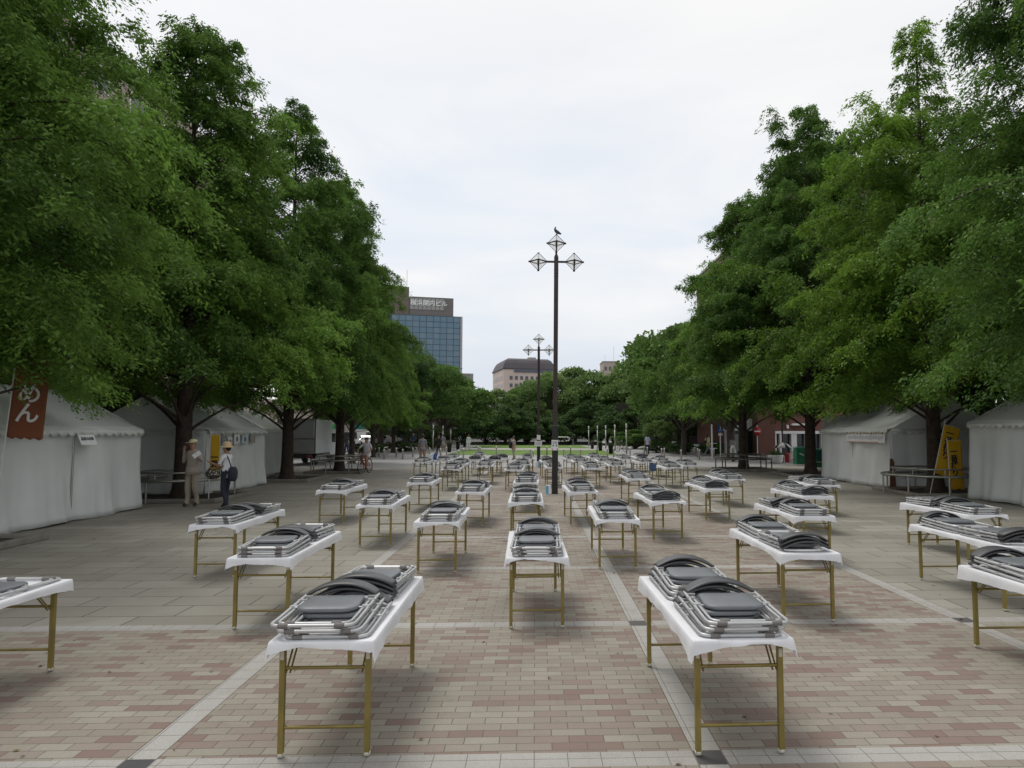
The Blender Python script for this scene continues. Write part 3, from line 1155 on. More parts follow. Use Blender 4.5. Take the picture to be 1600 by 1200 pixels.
def broad_meshes(seed, H, W, zb, m, nblob, nleaf, leaf, bark='barkgrey', airy=0.0):
    """spreading broadleaf tree: several limbs, each ending in clumps of leaves"""
    rg = np.random.RandomState(seed)
    tr = MB()
    r0 = 0.022 * H
    fork = zb * rg.uniform(0.75, 1.0)
    tr.tube([(0, 0, 0), (0.02, 0, 0.3), (0.05, 0.03, fork * 0.6), (0.0, 0.05, fork)], [r0 * 1.5, r0 * 1.1, r0, r0 * 0.9], 10)
    P, D, T = [], [], []
    for i in range(nblob):
        a = i * 2.39996 + rg.uniform(-.4, .4)
        q = rg.rand()
        hz = zb + (H - zb) * (0.10 + 0.80 * ((i + 0.5) / nblob))
        uu = (hz - zb) / (H - zb)
        ww = W * math.sqrt(max(0.05, 1 - abs(uu * 1.75 - 0.72) ** 2.2 * 0.85))
        rr = ww * (0.35 + 0.6 * math.sqrt(q)) if i < nblob - 2 else ww * 0.2
        c = np.array([rr * math.cos(a), rr * math.sin(a), hz])
        br = (0.26 + 0.16 * rg.rand()) * W * (1.0 if airy == 0 else 0.75)
        mid = c * np.array([0.5, 0.5, 1]) + np.array([0, 0, -0.35 * (c[2] - fork)])
        tr.tube([(0, 0.05, fork), tuple(mid), tuple(c)], [r0 * 0.6, r0 * 0.36, r0 * 0.1], 6)
        n = int(nleaf / nblob)
        v = rg.normal(0, 1, (n, 3))
        v /= np.linalg.norm(v, axis=1)[:, None]
        v[:, 2] = np.where(v[:, 2] < -0.35, -v[:, 2] * 0.8, v[:, 2])
        rad = br * (0.55 + 0.5 * rg.rand(n) ** 0.6)
        # lumpy outline: small sub-clumps
        sub = rg.normal(0, 1, (22, 3))
        sub /= np.linalg.norm(sub, axis=1)[:, None]
        idx = np.argmax(v @ sub.T, axis=1)
        amp = rg.uniform(0.72, 1.22, 22)
        rad *= amp[idx]
        P.append(c + v * rad[:, None] * np.array([1.1, 1.1, 0.78]))
        dd = v * 0.6 + rg.normal(0, .7, (n, 3))
        dd[:, 2] -= 0.25
        D.append(dd)
        T.append(rg.uniform(.2, .75) + (rg.rand(22) * .35 - .17)[idx] + rg.normal(0, .12, n))
    P, D, T = np.concatenate(P), np.concatenate(D), np.concatenate(T)
    ln = leaf * rg.uniform(0.6, 1.4, len(P))
    crown = leaf_mesh('crown', P, D, rg.normal(0, 1, P.shape), ln, ln * rg.uniform(0.5, 0.75, len(P)), T, m)
    return tr.mesh('trunk', M[bark]), crown


def plant_tree(name, meshes, loc, label, group, rz=0.0, sc=1.0, sz=None, cat='tree'):
    root = thing(name, label, cat, loc, rz, group)
    root.scale = (sc, sc, sz or sc)
    for nm, me in zip(('trunk', 'crown'), meshes):
        o = bpy.data.objects.new(nm, me)
        col.objects.link(o)
        o.parent = root
    return root


RW = [redwood_meshes(1, 14.0, 4.4, 3.15, M['leafA']),
      redwood_meshes(2, 15.0, 4.7, 3.15, M['leafD']),
      redwood_meshes(3, 14.0, 4.3, 3.15, M['leafA']),
      redwood_meshes(4, 16.0, 5.3, 3.15, M['leafY'], spire=0.70),
      redwood_meshes(5, 16.5, 5.0, 3.15, M['leafD']),
      redwood_meshes(6, 15.0, 4.7, 2.95, M['leafA'], 95, 98, leaf=0.075, crown_z=2.5),
      redwood_meshes(7, 17.0, 4.6, 3.15, M['leafD'], 95, 94, leaf=0.075)]
BN = [broad_meshes(21, 14, 5.0, 3.5, M['leafB'], 20, 42000, 0.22), broad_meshes(22, 15, 5.0, 4.0, M['leafC'], 20, 42000, 0.22)]
BL = broad_meshes(23, 8.5, 4.2, 0.9, M['leafC'], 20, 34000, 0.2)
BF = [broad_meshes(31, 11, 5.2, 2.6, M['leafB'], 18, 17000, 0.36), broad_meshes(32, 11, 5.0, 2.4, M['leafP'], 17, 14000, 0.36, airy=1),
      broad_meshes(33, 10, 5.0, 1.6, M['leafC'], 18, 16000, 0.36), broad_meshes(34, 11.5, 5.4, 2.8, M['leafP'], 19, 17000, 0.36)]
GL, GR, GB = 'dawn redwoods along the left of the plaza', 'dawn redwoods along the right of the plaza', 'broadleaf trees around the far lawn'
p1 = ground(284, 779.5)
p2 = ground(448, 750)
p3 = ground(530, 738)
q1 = ground(1463, 771)
q2 = ground(1267, 743)
q3 = ground(1162, 735)
plant_tree('dawn_redwood', RW[5], (-10.2, 11.2, 0), 'nearest left tree, its branches filling the upper left edge', GL, 0.4, 1.06, 1.0)
plant_tree('dawn_redwood', RW[0], p1, 'left tree beside the man in the cap, with low spreading limbs', GL, 2.1, 1.03, 1.0)
plant_tree('dawn_redwood', RW[1], p2, 'left tree in a kerbed pit in front of the white truck', GL, 0.7, 1.0, 1.01)
plant_tree('dawn_redwood', RW[2], p3, 'left tree ringed by a pipe bench beside the cyclist', GL, 4.0, 0.95, 1.0)
plant_tree('dawn_redwood', RW[1], (-11.1, 42, 0), 'left tree just behind the cyclist by the parked motorcycles', GL, 5.2, 0.74, 0.96)
plant_tree('dawn_redwood', RW[0], (-12.2, 52, 0), 'left tree whose top stands left of the rooftop lettering', GL, 3.0, 0.80, 0.92)
plant_tree('dawn_redwood', RW[0], (-12.9, 63, 0), 'left tree in front of the blue glass tower', GL, 1.0, 0.75, 0.80)
plant_tree('dawn_redwood', RW[6], (11.45, 12.1, 0), 'nearest right tree with drooping sprays at the upper right edge', GR, 0.9, 1.0, 1.0)
plant_tree('dawn_redwood', RW[3], q1, 'bright green right tree with a thin bare spire behind yellow banners', GR, 2.2, 1.0, 0.955)
plant_tree('dawn_redwood', RW[4], q2, 'tall conical right tree beside the white tent wall', GR, 3.3, 1.05, 1.0)
plant_tree('dawn_redwood', RW[0], q3, 'right tree ringed by a pipe bench near the scooter', GR, 1.6, 0.98, 0.97)

bt = [
    (BN[1], (-17.5, 17, 0), 1.05, 1.0, 'dark broadleaf tree behind the nearest left tents'),
    (BN[0], (-18.5, 27, 0), 1.1, 1.05, 'broad green tree behind the middle left tent'),
    (BN[1], (-19, 38, 0), 1.0, 0.95, 'dark broadleaf tree behind the white truck'),
    (BN[1], (-19, 9, 0), 1.1, 1.1, 'dark broadleaf tree deep in the upper left corner behind the nearest redwood'),
    (BN[1], (16.3, 35, 0), 0.9, 1.16, 'dark broadleaf tree rising between two right redwoods'),
    (BN[0], (20.5, 25, 0), 1.0, 1.0, 'leafy tree behind the right white tent'),
    (BN[1], (19.5, 15, 0), 1.0, 1.0, 'dark leafy tree behind the right edge tents'),
    (BL, (21.3, 22.5, 0), 1.0, 0.95, 'low dark evergreen directly behind the right white tent'),
    (BL, (21.4, 31.0, 0), 1.0, 1.0, 'low dark evergreen behind the plain white screen'),
    (BL, (21.5, 14.5, 0), 1.0, 1.0, 'low dark evergreen behind the right edge tent'),
    (BL, (-18.2, 13.5, 0), 0.9, 0.9, 'low dark evergreen directly behind the nearest left tent'),
    (BL, (-19.5, 30.5, 0), 0.9, 0.8, 'low dark evergreen behind the farthest left tent'),
    (BN[0], (13.6, 47, 0), 0.92, 0.74, 'round green tree right of the pale walking man'),
    (BF[0], (12.4, 57, 0), 0.86, 0.92, 'green spreading tree over the shaded right pavement'),
    (BF[0], (14.7, 66, 0), 1.02, 1.08, 'tall green tree above the right line of light posts'),
    (BF[3], (16.6, 80, 0), 1.12, 1.16, 'pale green tree at the far right end of the lawn'),
    (BN[0], (-12.4, 75, 0), 0.92, 0.72, 'rounded green tree in front of the foot of the glass tower'),
    (BF[0], (-11.6, 87, 0), 1.02, 0.93, 'green tree left of the far lawn posts'),
    (BN[1], (-15.6, 70, 0), 0.95, 0.72, 'dark tree over the shaded left roadside'),
    (BN[1], (-17, 56, 0), 1.0, 0.85, 'dark tree shading the parked cars on the left'),
]
for ms, loc, sc, szz, lb in bt:
    plant_tree('broadleaf_tree', ms, loc, lb, 'broadleaf trees beside the plaza', random.uniform(0, 6), sc, szz)
rt = random.Random(5)
far_trees = [(-17, 101, 1.05, 0, 'behind the left light posts'), (-11.5, 110, .84, 1, 'below the right edge of the glass tower'), (-6.0, 107, .76, 1, 'in front of the left half of the mansard building'),
             (-1.8, 115, .84, 0, 'in front of the middle of the mansard building'), (2.6, 108, .96, 3, 'behind the lower half of the lamp posts'), (6.6, 112, 1.08, 3, 'just right of the near lamp post'),
             (11.5, 109, .96, 0, 'left of the small beige rooftop'), (16.2, 106, 1.06, 3, 'below the small beige rooftop'), (20.5, 100, 1.25, 0, 'right of the small beige rooftop'), (26, 103, 1.4, 1, 'far behind the right light posts'),
             (-24, 106, 1.2, 0, 'hidden low behind the left redwoods'), (33, 98, 1.4, 2, 'far behind the brick shop')]
for x, y, s, k, lb in far_trees:
    ht = ('dark green', 'airy olive', 'very dark', 'pale green')[k]
    plant_tree('broadleaf_tree', BF[k], (x, y, 0), f'{ht} broadleaf tree, {lb}', GB, rt.uniform(0, 6), s)
shr = [(-15, 96, .42), (-10.5, 99, .55), (-7.2, 101, .62), (-4.2, 99, .6), (-1.2, 101, .66), (1.8, 103, .6), (5.0, 100, .62), (8.2, 101, .7), (11.5, 97, .64), (14.6, 95, .62), (17.4, 90, .62), (19.6, 84, .6), (22, 92, .7), (-20, 92, .6), (-3, 104, .7), (10, 104, .7)]
spots = ['left of the left light posts', 'between the left light posts', 'behind the fourth left light post', 'behind the single left lawn post', 'left of the red traffic light', 'behind the small statue', 'behind the far lamp post', 'behind the white barrier pipe', 'behind the leftmost right light post', 'behind the middle right light posts', 'behind the rightmost light post', 'right of the rightmost light post', 'in the deep shade on the right', 'in the deep shade on the left', 'behind the statue hedge', 'right of the white barrier pipe']
for (x, y, s), sp in zip(shr, spots):
    plant_tree('shrub_tree', BF[2], (x, y, -0.4), f'low dark evergreen shrub {sp}', 'dark shrubs below the far trees', rt.uniform(0, 6), s, s * rt.uniform(.75, 1.0), 'shrub')
plant_tree('shrub_tree', BF[3], (13.2, 72, -0.3), 'bright yellow green bush beside the right light posts', 'dark shrubs below the far trees', 1.0, 0.3, 0.3, 'shrub')
plant_tree('shrub_tree', BF[0], (11.2, 76, -0.5), 'low green bush left of the pale walking man', 'dark shrubs below the far trees', 1.0, 0.45, 0.24, 'shrub')
for k, (x, y) in enumerate([(9.6, 62), (11.2, 59), (13.0, 55)]):
    plant_tree('shrub_tree', BF[2], (x + 1.5, y, -0.2), ['low planting behind the pale walking man', 'low planting beside the dark kerb on the right', 'low planting left of the person in lime green'][k], 'dark shrubs below the far trees', k, 0.24, 0.13, 'shrub')
for k, (x, y) in enumerate([(-12.8, 66), (-11.8, 78), (-13.6, 58)]):
    plant_tree('shrub_tree', BF[2], (x, y, -0.2), ['low planting behind the left bollards', 'low planting beside the distant left cyclist', 'low planting behind the parked motorcycles'][k], 'dark shrubs below the far trees', k, 0.26, 0.12, 'shrub')

tree_pit(p1.x, p1.y, 3.0, 2.6, 'kerbed soil pit around the left tree beside the man in the cap')
tree_pit(p2.x, p2.y, 2.4, 2.6, 'kerbed soil pit around the left tree before the truck')
tree_pit(p3.x, p3.y, 2.4, 2.4, 'kerbed soil pit under the pipe bench beside the cyclist')
tree_pit(-10.2, 11.35, 2.75, 2.7, 'kerbed soil pit at the left edge below the first tent')
tree_pit(q1.x, q1.y, 2.6, 2.6, 'kerbed soil pit behind the yellow banners')
tree_pit(q2.x, q2.y, 2.6, 2.6, 'kerbed soil pit beside the white tent wall')
tree_pit(q3.x, q3.y, 2.4, 2.4, 'kerbed soil pit under the right pipe bench near the scooter')


# ------------------------------------------------------------------ white marquee tents
def tent(name_label, xf, y0, ln, dp, side, eave, ridge, seed, wall_m, near_wall=True):
    rnd = random.Random(seed)
    root = thing('marquee_tent', name_label, 'tent', (xf, y0, 0), 0, 'white marquee tents')
    S = -1 if side == 'left' else 1

    def Pt(a, d, z):
        return (S * d, a, z)
    # roof: two sagging slopes
    for s_ in (0, 1):
        b = MB()
        na, nd = 26, 9
        vs = []
        for i in range(nd + 1):
            for j in range(na + 1):
                t, a = i / nd, j / na
                d = t * dp / 2 if s_ == 0 else dp - t * dp / 2
                bay = abs(math.sin(a * PI * 2))
                sag = 0.07 * math.sin(t * PI) * (0.4 + 0.6 * bay) + 0.012 * math.sin(9 * a + 5 * t + seed)
                ov = 0.05 if i == 0 else 0
                vs.append(Pt(-0.05 + a * (ln + 0.1), d + (-ov if s_ == 0 else ov), eave + (ridge - eave) * t - sag))
        fs = [(i * (na + 1) + j, i * (na + 1) + j + 1, (i + 1) * (na + 1) + j + 1, (i + 1) * (na + 1) + j) for i in range(nd) for j in range(na)]
        b.add(vs, fs, 0, True)
        o = b.build('roof_slope', M['roofv'], root)
        so_ = o.modifiers.new('thickness', 'SOLIDIFY')
        so_.thickness = 0.008

    def wall(pa, pb, top, nm, m, out, zb=0.03, flare=0.10):
        b = MB()
        L_ = math.dist(pa, pb)
        na, nz_ = max(24, int(L_ * 14)), 14
        ph = [rnd.uniform(0, 6.28) for _ in range(8)]
        fr = [rnd.uniform(3.2, 5.2), rnd.uniform(7, 11), rnd.uniform(14, 20)]
        tx, ty = (pb[0] - pa[0]) / L_, (pb[1] - pa[1]) / L_
        nx_, ny_ = out
        vs = []
        for i in range(nz_ + 1):
            q = i / nz_
            for j in range(na + 1):
                a = j / na * L_
                low = (1 - q)
                off = 0.045 * math.sin(fr[0] * a + ph[0] + 0.7 * q) * (0.25 + low) + 0.026 * math.sin(fr[1] * a + ph[1] + 1.6 * q) * low
                off += 0.01 * math.sin(fr[2] * a + ph[2]) * low + flare * low ** 3
                # swags that hang between the ties at the top
                off += 0.05 * math.sin(q * 7 + 2.2 * math.sin(a * 1.9 + ph[3])) * q * (1 - q)
                off += 0.012
                z = zb + (top - zb) * q + (0.015 * math.sin(a * 2.1 + ph[4]) if i == 0 else 0)
                vs.append((pa[0] + tx * a + nx_ * off, pa[1] + ty * a + ny_ * off, z))
        fs = [(i * (na + 1) + j, i * (na + 1) + j + 1, (i + 1) * (na + 1) + j + 1, (i + 1) * (na + 1) + j) for i in range(nz_) for j in range(na)]
        b.add(vs, fs, 0, True)
        o = b.build(nm, m, root)
        sl = o.modifiers.new('thickness', 'SOLIDIFY')
        sl.thickness = 0.004
        return o

    def valance(pa, pb, out, h=0.165):
        b = MB()
        L_ = math.dist(pa, pb)
        nsc = max(6, int(L_ / 0.26))
        n = nsc * 8
        vs = []
        for i in range(n + 1):
            t = i / n
            x, y = pa[0] + (pb[0] - pa[0]) * t, pa[1] + (pb[1] - pa[1]) * t
            sc_ = h - 0.075 * (1 - abs(math.sin(PI * t * nsc)))
            o1 = 0.085
            o2 = 0.125 + 0.012 * math.sin(t * 40 + seed)
            vs.append((x + out[0] * o1, y + out[1] * o1, eave + 0.004))
            vs.append((x + out[0] * o2, y + out[1] * o2, eave - sc_))
        fs = [(2 * i, 2 * i + 1, 2 * i + 3, 2 * i + 2) for i in range(n)]
        b.add(vs, fs, 0, True)
        o = b.build('valance', M['roofv'], root)
        sl = o.modifiers.new('thickness', 'SOLIDIFY')
        sl.thickness = 0.004
    top = eave - 0.03
    f0, f1 = Pt(0, 0, 0)[:2], Pt(ln, 0, 0)[:2]
    b0, b1 = Pt(0, dp, 0)[:2], Pt(ln, dp, 0)[:2]
    wall(f0, f1, top, 'wall_panel', wall_m, (-S, 0))
    wall(b0, b1, top, 'wall_panel', wall_m, (S, 0))
    wall(f1, b1, top, 'wall_panel', wall_m, (0, 1))
    if near_wall:
        wall(f0, b0, top, 'wall_panel', wall_m, (0, -1))
    valance(f0, f1, (-S, 0))
    valance(f0, b0, (0, -1))
    valance(f1, b1, (0, 1))
    for a in (-0.045, ln + 0.045):
        b = MB()
        b.add([Pt(a, -0.02, eave), Pt(a, dp + 0.02, eave), Pt(a, dp / 2, ridge - 0.01)], [(0, 1, 2)])
        g = b.build('gable', M['roofv'], root)
        sl = g.modifiers.new('thickness', 'SOLIDIFY')
        sl.thickness = 0.006
    for a in (0.0, ln / 2, ln):
        for d in (0, dp):
            b = MB()
            b.tube([Pt(a, d, 0.0), Pt(a, d, eave - 0.02)], 0.019, 8)
            b.build('pole', M['steel'], root)
    return root


t1 = tent('nearest left white tent with an orange banner at its corner', -10.0, 12.75, 4.95, 3.6, 'left', 2.0, 3.0, 3, M['tent'])
t2 = tent('middle left white tent with paper notices along its eave', -10.0, 21.2, 4.5, 3.7, 'left', 2.0, 3.05, 5, M['tent'])
t3 = tent('farthest left white tent just before the white truck', -11.85, 28.2, 5.6, 3.6, 'left', 2.0, 2.95, 8, M['tent2'])
tA = tent('right white tent with an orange edged notice on its front', 12.0, 22.75, 5.5, 3.9, 'right', 2.02, 3.12, 12, M['tent2'])
tB = tent('white tent cut off by the right edge of the picture', 12.72, 14.3, 5.3, 3.8, 'right', 2.2, 3.25, 15, M['tent2'])

# mirrored paper sign hanging outwards from the first tent's valance
sg = thing('paper_sign', 'white paper sign with mirrored lettering hanging from the nearest left tent', 'sign', (-9.86, 15.35, 1.86), R(-90))
# local: x runs along the tent front, y points away from the plaza
b = MB()
b.add([(-0.27, -0.02, 0.02), (0.27, -0.02, 0.02), (0.27, -0.12, -0.2), (-0.27, -0.12, -0.2)], [(0, 1, 2, 3)])
b.add([(-0.27, -0.016, 0.02), (0.27, -0.016, 0.02), (0.27, -0.116, -0.2), (-0.27, -0.116, -0.2)], [(3, 2, 1, 0)])
sg.rotation_euler = (0, 0, R(90))
b.build('paper', M['paper'], sg)
tl = lettering('東北の逸品', 0.085, M['ink'], sg, (0.0, -0.068, -0.075), 0, mirror=True, depth=0.001, bold=0.002)
tl.rotation_euler = (R(-24), 0, 0)

# notices on the second tent
for k, (yy, ww, hh, dz, tilt) in enumerate([(21.75, 0.36, 0.30, 0, 0), (22.17, 0.28, 0.30, 0.0, 0), (22.62, 0.30, 0.36, -0.05, 4), (23.1, 0.46, 0.32, 0.03, -6), (23.75, 0.5, 0.28, 0, 0), (24.4, 0.42, 0.28, 0.0, 0)]):
    lb = ['lined', 'plain narrow', 'small tilted picture', 'white curved picture', 'pale blue picture', 'grey lined'][k]
    pn = thing('paper_notice', f'{lb} paper notice pinned under the middle left tent eave', 'notice', (-9.895, yy, 1.83 + dz), R(90), 'notices on the middle left tent')
    pn.rotation_euler = (R(tilt) * 0, R(tilt), R(90))
    b = MB()
    b.box((0, 0, -hh / 2), (ww, 0.006, hh))
    b.build('paper', [M['paper'], M['concrete'], M['paper'], M['paper'], mat('pale_blue_paper', (0.5, 0.6, 0.66), 0.8), M['concrete']][k], pn)
    b = MB()
    if k in (2, 3, 4):
        b.lathe([(0.0, -0.001), (0.09, -0.001), (0.09, 0.001)], (0, 0, 0), 14)
        o = b.build('picture_mark', M['grey'], pn)
        o.rotation_euler = (PI / 2, 0, 0)
        o.location = (0, -0.006, -hh * 0.5)
    else:
        for q in range(4):
            b.box((0, -0.0045, -0.06 - q * 0.055), (ww * 0.75, 0.003, 0.016))
        b.build('printed_lines', M['grey'], pn)

# the long notice on the right tent
ln_ = thing('long_notice', 'long white notice with orange edges on the right tent front', 'notice', (11.9, 24.35, 1.92), R(-90))
b = MB()
b.box((0, 0, -0.19), (2.9, 0.008, 0.36))
b.build('sheet', M['paper'], ln_)
b = MB()
b.box((0, -0.006, -0.03), (2.9, 0.006, 0.055))
b.build('top_edge', mat('faded_orange', (0.42, 0.2, 0.12), 0.8), ln_)
b = MB()
b.box((-0.2, -0.006, -0.352), (2.4, 0.006, 0.022))
b.build('bottom_edge', mat('faded_orange_red', (0.45, 0.19, 0.13), 0.8), ln_)
b = MB()
rr_ = random.Random(3)
for k in range(38):
    b.box((-1.3 + k * 0.07, -0.0055, -0.19 + rr_.uniform(-.02, .02)), (0.034, 0.003, rr_.uniform(.08, .17)))
b.build('faint_print', mat('faint_blue_ink', (0.42, 0.44, 0.52), 0.8), ln_)


# ------------------------------------------------------------------ cloth banners on poles
def banner(label, base, lean, wid, hei, z_bottom, m, pole_h, text, tsize, inkm, rz=0.0, seed=0, toff=0.0, tx=0.52):
    root = thing('banner_flag', label, 'banner', base, rz)
    b = MB()
    b.tube([(0, 0, 0), (0, 0, pole_h)], 0.013, 8)
    b.tube([(0, 0, z_bottom + hei + 0.01), (wid, 0, z_bottom + hei + 0.01)], 0.008, 6)
    b.build('pole', M['pole'], root)
    b = MB()
    n, k = 12, 26

    def off(x, z):
        return 0.014 * math.sin(4 * x / wid + 2.6 * z + seed) * (x / wid)
    vs = [(0.012 + wid * i / n, off(wid * i / n, hei * j / k) - 0.002, z_bottom + hei * j / k - 0.05 * (i / n) * (1 - j / k) * seed % 0.05) for j in range(k + 1) for i in range(n + 1)]
    fs = [(j * (n + 1) + i, j * (n + 1) + i + 1, (j + 1) * (n + 1) + i + 1, (j + 1) * (n + 1) + i) for j in range(k) for i in range(n)]
    b.add(vs, fs, 0, True)
    o = b.build('cloth', m, root)
    sl = o.modifiers.new('thickness', 'SOLIDIFY')
    sl.thickness = 0.003
    if text:
        me = text_mesh(text, tsize, 0.002, vertical=True, spacing=0.9, bold=0.007)
        for v in me.vertices:
            x = v.co.x + wid * tx
            z = v.co.z + z_bottom + hei * 0.5 + toff
            v.co.x, v.co.z = x, z
            v.co.y += off(x, z - z_bottom) - 0.016
        me.materials.clear()
        me.materials.append(inkm)
        lo = bpy.data.objects.new('lettering', me)
        col.objects.link(lo)
        lo.parent = root
    root.rotation_euler = (0, R(lean), rz)
    return root


yb = at_depth(1446, 600, 20.45)
b1_ = banner('yellow banner leaning right in front of the right trunk', (yb.x, yb.y, 0), 14, 0.52, 1.5, 0.72, M['yellow'], 2.4, '一番搾り', 0.255, M['ink'], 0, 1, 0.17, 0.42)
yb = at_depth(1479, 600, 20.3)
b2_ = banner('upright yellow banner overlapping the leaning one', (yb.x, yb.y, 0), -2, 0.42, 1.45, 0.22, M['yellow'], 1.75, '一番搾り', 0.235, M['ink'], 0, 2, 0.06, 0.42)
p = ground(332, 786)
b3_ = banner('narrow yellow banner behind the man in the cap', (p.x - 0.05, p.y + 0.3, 0), -1, 0.24, 1.0, 0.85, M['yellow'], 1.95, '一番', 0.2, M['ink'], 0, 3, -0.22)
b3_.rotation_euler = (0, 0, R(180 - 20))
b3_.rotation_euler = (0, 0, 0)
b3_.location.x -= 0.2
p = Vector((-9.66, 12.66, 0))
b4_ = banner('rust orange banner with white brush lettering at the left edge', (p.x + 0.0, p.y, 0), 4.0, 0.58, 1.75, 1.86, M['rust'], 3.7, 'めん', 0.40, M['pole'], R(8), 4, -0.27)


# ------------------------------------------------------------------ pipe benches round the trees
def ring_bench(c, r, label, n=8, m='steel'):
    root = thing('pipe_bench', label, 'bench', (c.x, c.y, 0), 0.2, 'pipe benches around the trees')

    def ring(rad, z, tr, name):
        b = MB()
        b.tube([(rad * math.cos(2 * PI * k / 40), rad * math.sin(2 * PI * k / 40), z) for k in range(40)], tr, 8, True)
        b.build(name, M[m], root)
    ring(r, 0.60, 0.038, 'seat_rail')
    ring(r - 0.15, 0.60, 0.038, 'seat_rail')
    ring(r - 0.30, 0.80, 0.028, 'back_rail')
    for k in range(n):
        a = 2 * PI * (k + 0.5) / n
        b = MB()
        b.tube([(r * math.cos(a), r * math.sin(a), 0.0), (r * math.cos(a), r * math.sin(a), 0.6)], 0.03, 8)
        b.build('leg', M[m], root)
        b = MB()
        b.tube([(r * math.cos(a), r * math.sin(a), 0.56), ((r - .3) * math.cos(a), (r - .3) * math.sin(a), 0.56), ((r - .3) * math.cos(a), (r - .3) * math.sin(a), 0.8)], 0.02, 6)
        b.build('bracket', M[m], root)
    return root


ring_bench(p1, 1.40, 'pipe bench ringing the left tree behind the couple in hats')
ring_bench(p3, 1.32, 'pipe bench ringing the left tree beside the cyclist')
ring_bench(Vector((q1.x - 0.15, q1.y, 0)), 1.42, 'pipe bench ringing the right tree with the yellow banners')
ring_bench(q3, 1.36, 'pipe bench ringing the right tree near the scooter', m='darksteel')


# ------------------------------------------------------------------ lamp posts
GLASS = bpy.data.materials.new('milky_glass')
GLASS.use_nodes = True
t_ = GLASS.node_tree
b_ = t_.nodes['Principled BSDF']
b_.inputs['Base Color'].default_value = (0.72, 0.76, 0.73, 1)
b_.inputs['Roughness'].default_value = 0.25
gt_ = t_.nodes.new('ShaderNodeBsdfTranslucent')
gt_.inputs['Color'].default_value = (0.8, 0.84, 0.82, 1)
gx_ = t_.nodes.new('ShaderNodeBsdfTransparent')
m1_ = t_.nodes.new('ShaderNodeMixShader')
m1_.inputs[0].default_value = 0.6
t_.links.new(b_.outputs[0], m1_.inputs[1])
t_.links.new(gt_.outputs[0], m1_.inputs[2])
m2_ = t_.nodes.new('ShaderNodeMixShader')
m2_.inputs[0].default_value = 0.72
t_.links.new(m1_.outputs[0], m2_.inputs[1])
t_.links.new(gx_.outputs[0], m2_.inputs[2])
t_.links.new(m2_.outputs[0], t_.nodes['Material Output'].inputs[0])


def lantern(root, c, r):
    b = MB()
    top, bot = (c[0], c[1], c[2] + r), (c[0], c[1], c[2] - r)
    eq = [(c[0] - r, c[1], c[2]), (c[0], c[1] - r, c[2]), (c[0] + r, c[1], c[2]), (c[0], c[1] + r, c[2])]
    k = 0.93

    def tw(p, q, f):
        return tuple(p[i] * (1 - f) + q[i] * f for i in range(3))
    for i in range(4):
        for apex in (top, bot):
            b.add([tw(c, eq[i], k), tw(c, eq[(i + 1) % 4], k), tw(c, apex, k)], [(0, 1, 2)])
    gl = b.build('lantern', GLASS, root)
    b = MB()
    for i in range(4):
        b.tube([eq[i], eq[(i + 1) % 4]], 0.022, 6)
        b.ball(eq[i], 0.032, 8)
    b.tube([eq[1], bot], 0.022, 6)
    b.tube([eq[3], bot], 0.012, 6)
    for apex in (top, bot):
        for i in (0, 2):
            b.tube([eq[i], apex], 0.009, 5)
    for i in (1, 3):
        b.tube([eq[i], top], 0.005, 5)
    b.lathe([(0.032, -0.01), (0.032, 0.012)], (top[0], top[1], top[2] - 0.012), 10)
    b.lathe([(0.03, -0.02), (0.038, 0.03)], (bot[0], bot[1], bot[2]), 10)
    b.build('lantern_frame', M['post'], gl)
    b = MB()
    b.lathe([(0.03, -0.12), (0.05, -0.08), (0.055, 0.02), (0.03, 0.07)], c, 10)
    b.build('bulb', M['white'], gl)


def lamp_post(label, loc, H, rz=0.0):
    root = thing('lamp_post', label, 'lamp post', loc, rz, 'brown lamp posts with three lanterns')
    b = MB()
    b.box((0, 0, 1.06), (0.185, 0.185, 2.12))
    b.build('base_post', M['postblack'], root)
    b = MB()
    b.box((0, 0, 2.125), (0.215, 0.215, 0.02))
    b.build('collar', M['darksteel'], root)
    b = MB()
    b.box((0, 0, (2.13 + H - 0.62) / 2), (0.135, 0.135, H - 0.62 - 2.13))
    b.build('upper_post', M['post'], root)
    b = MB()
    za = H - 0.78
    b.tube([(-0.30, 0, za), (0.30, 0, za)], 0.035, 8)
    b.box((0, 0, H - 0.60), (0.10, 0.10, 0.06))
    b.tube([(0, 0, H - 0.6), (0, 0, H - 0.46)], 0.035, 8)
    for k in (0, 1, 2):
        b.tube([(-0.075, 0, H - 1.05 - 0.1 * k), (0.075, 0, H - 1.05 - 0.1 * k)], 0.012, 6)
    b.build('arm', M['post'], root)
    for c in ((-0.57, 0, za), (0.57, 0, za), (0, 0, H - 0.18)):
        lantern(root, c, 0.29)
    return root


pl = ground(866.8, 772)
lp1 = lamp_post('tall near lamp post with a pigeon on its top lantern', (pl.x, pl.y, 0.008), 8.12)
lp1.rotation_euler = (0, R(0.35), 0)
pl2 = ground(841.5, 730)
lp2 = lamp_post('farther lamp post with a white notice board on it', (pl2.x, pl2.y, 0.008), 7.2)
pg = thing('paper_notice', 'white printed paper wrapped round the near lamp post', 'notice', (pl.x, pl.y, 1.52))
b = MB()
b.box((0, 0, 0), (0.2, 0.2, 0.32))
b.build('paper', M['paper'], pg)
b = MB()
for q in range(3):
    b.box((0, -0.1015, 0.11 - q * 0.03), (0.15, 0.003, 0.014))
b.box((-0.05, -0.1015, -0.01), (0.05, 0.003, 0.06))
b.box((0.05, -0.1015, -0.01), (0.05, 0.003, 0.06))
b.build('printed_lines', M['grey'], pg)
for sx in (-1, 1):
    b = MB()
    b.box((sx * 0.083, -0.1015, -0.125), (0.03, 0.003, 0.045))
    b.build('printed_mark', M['red'], pg)
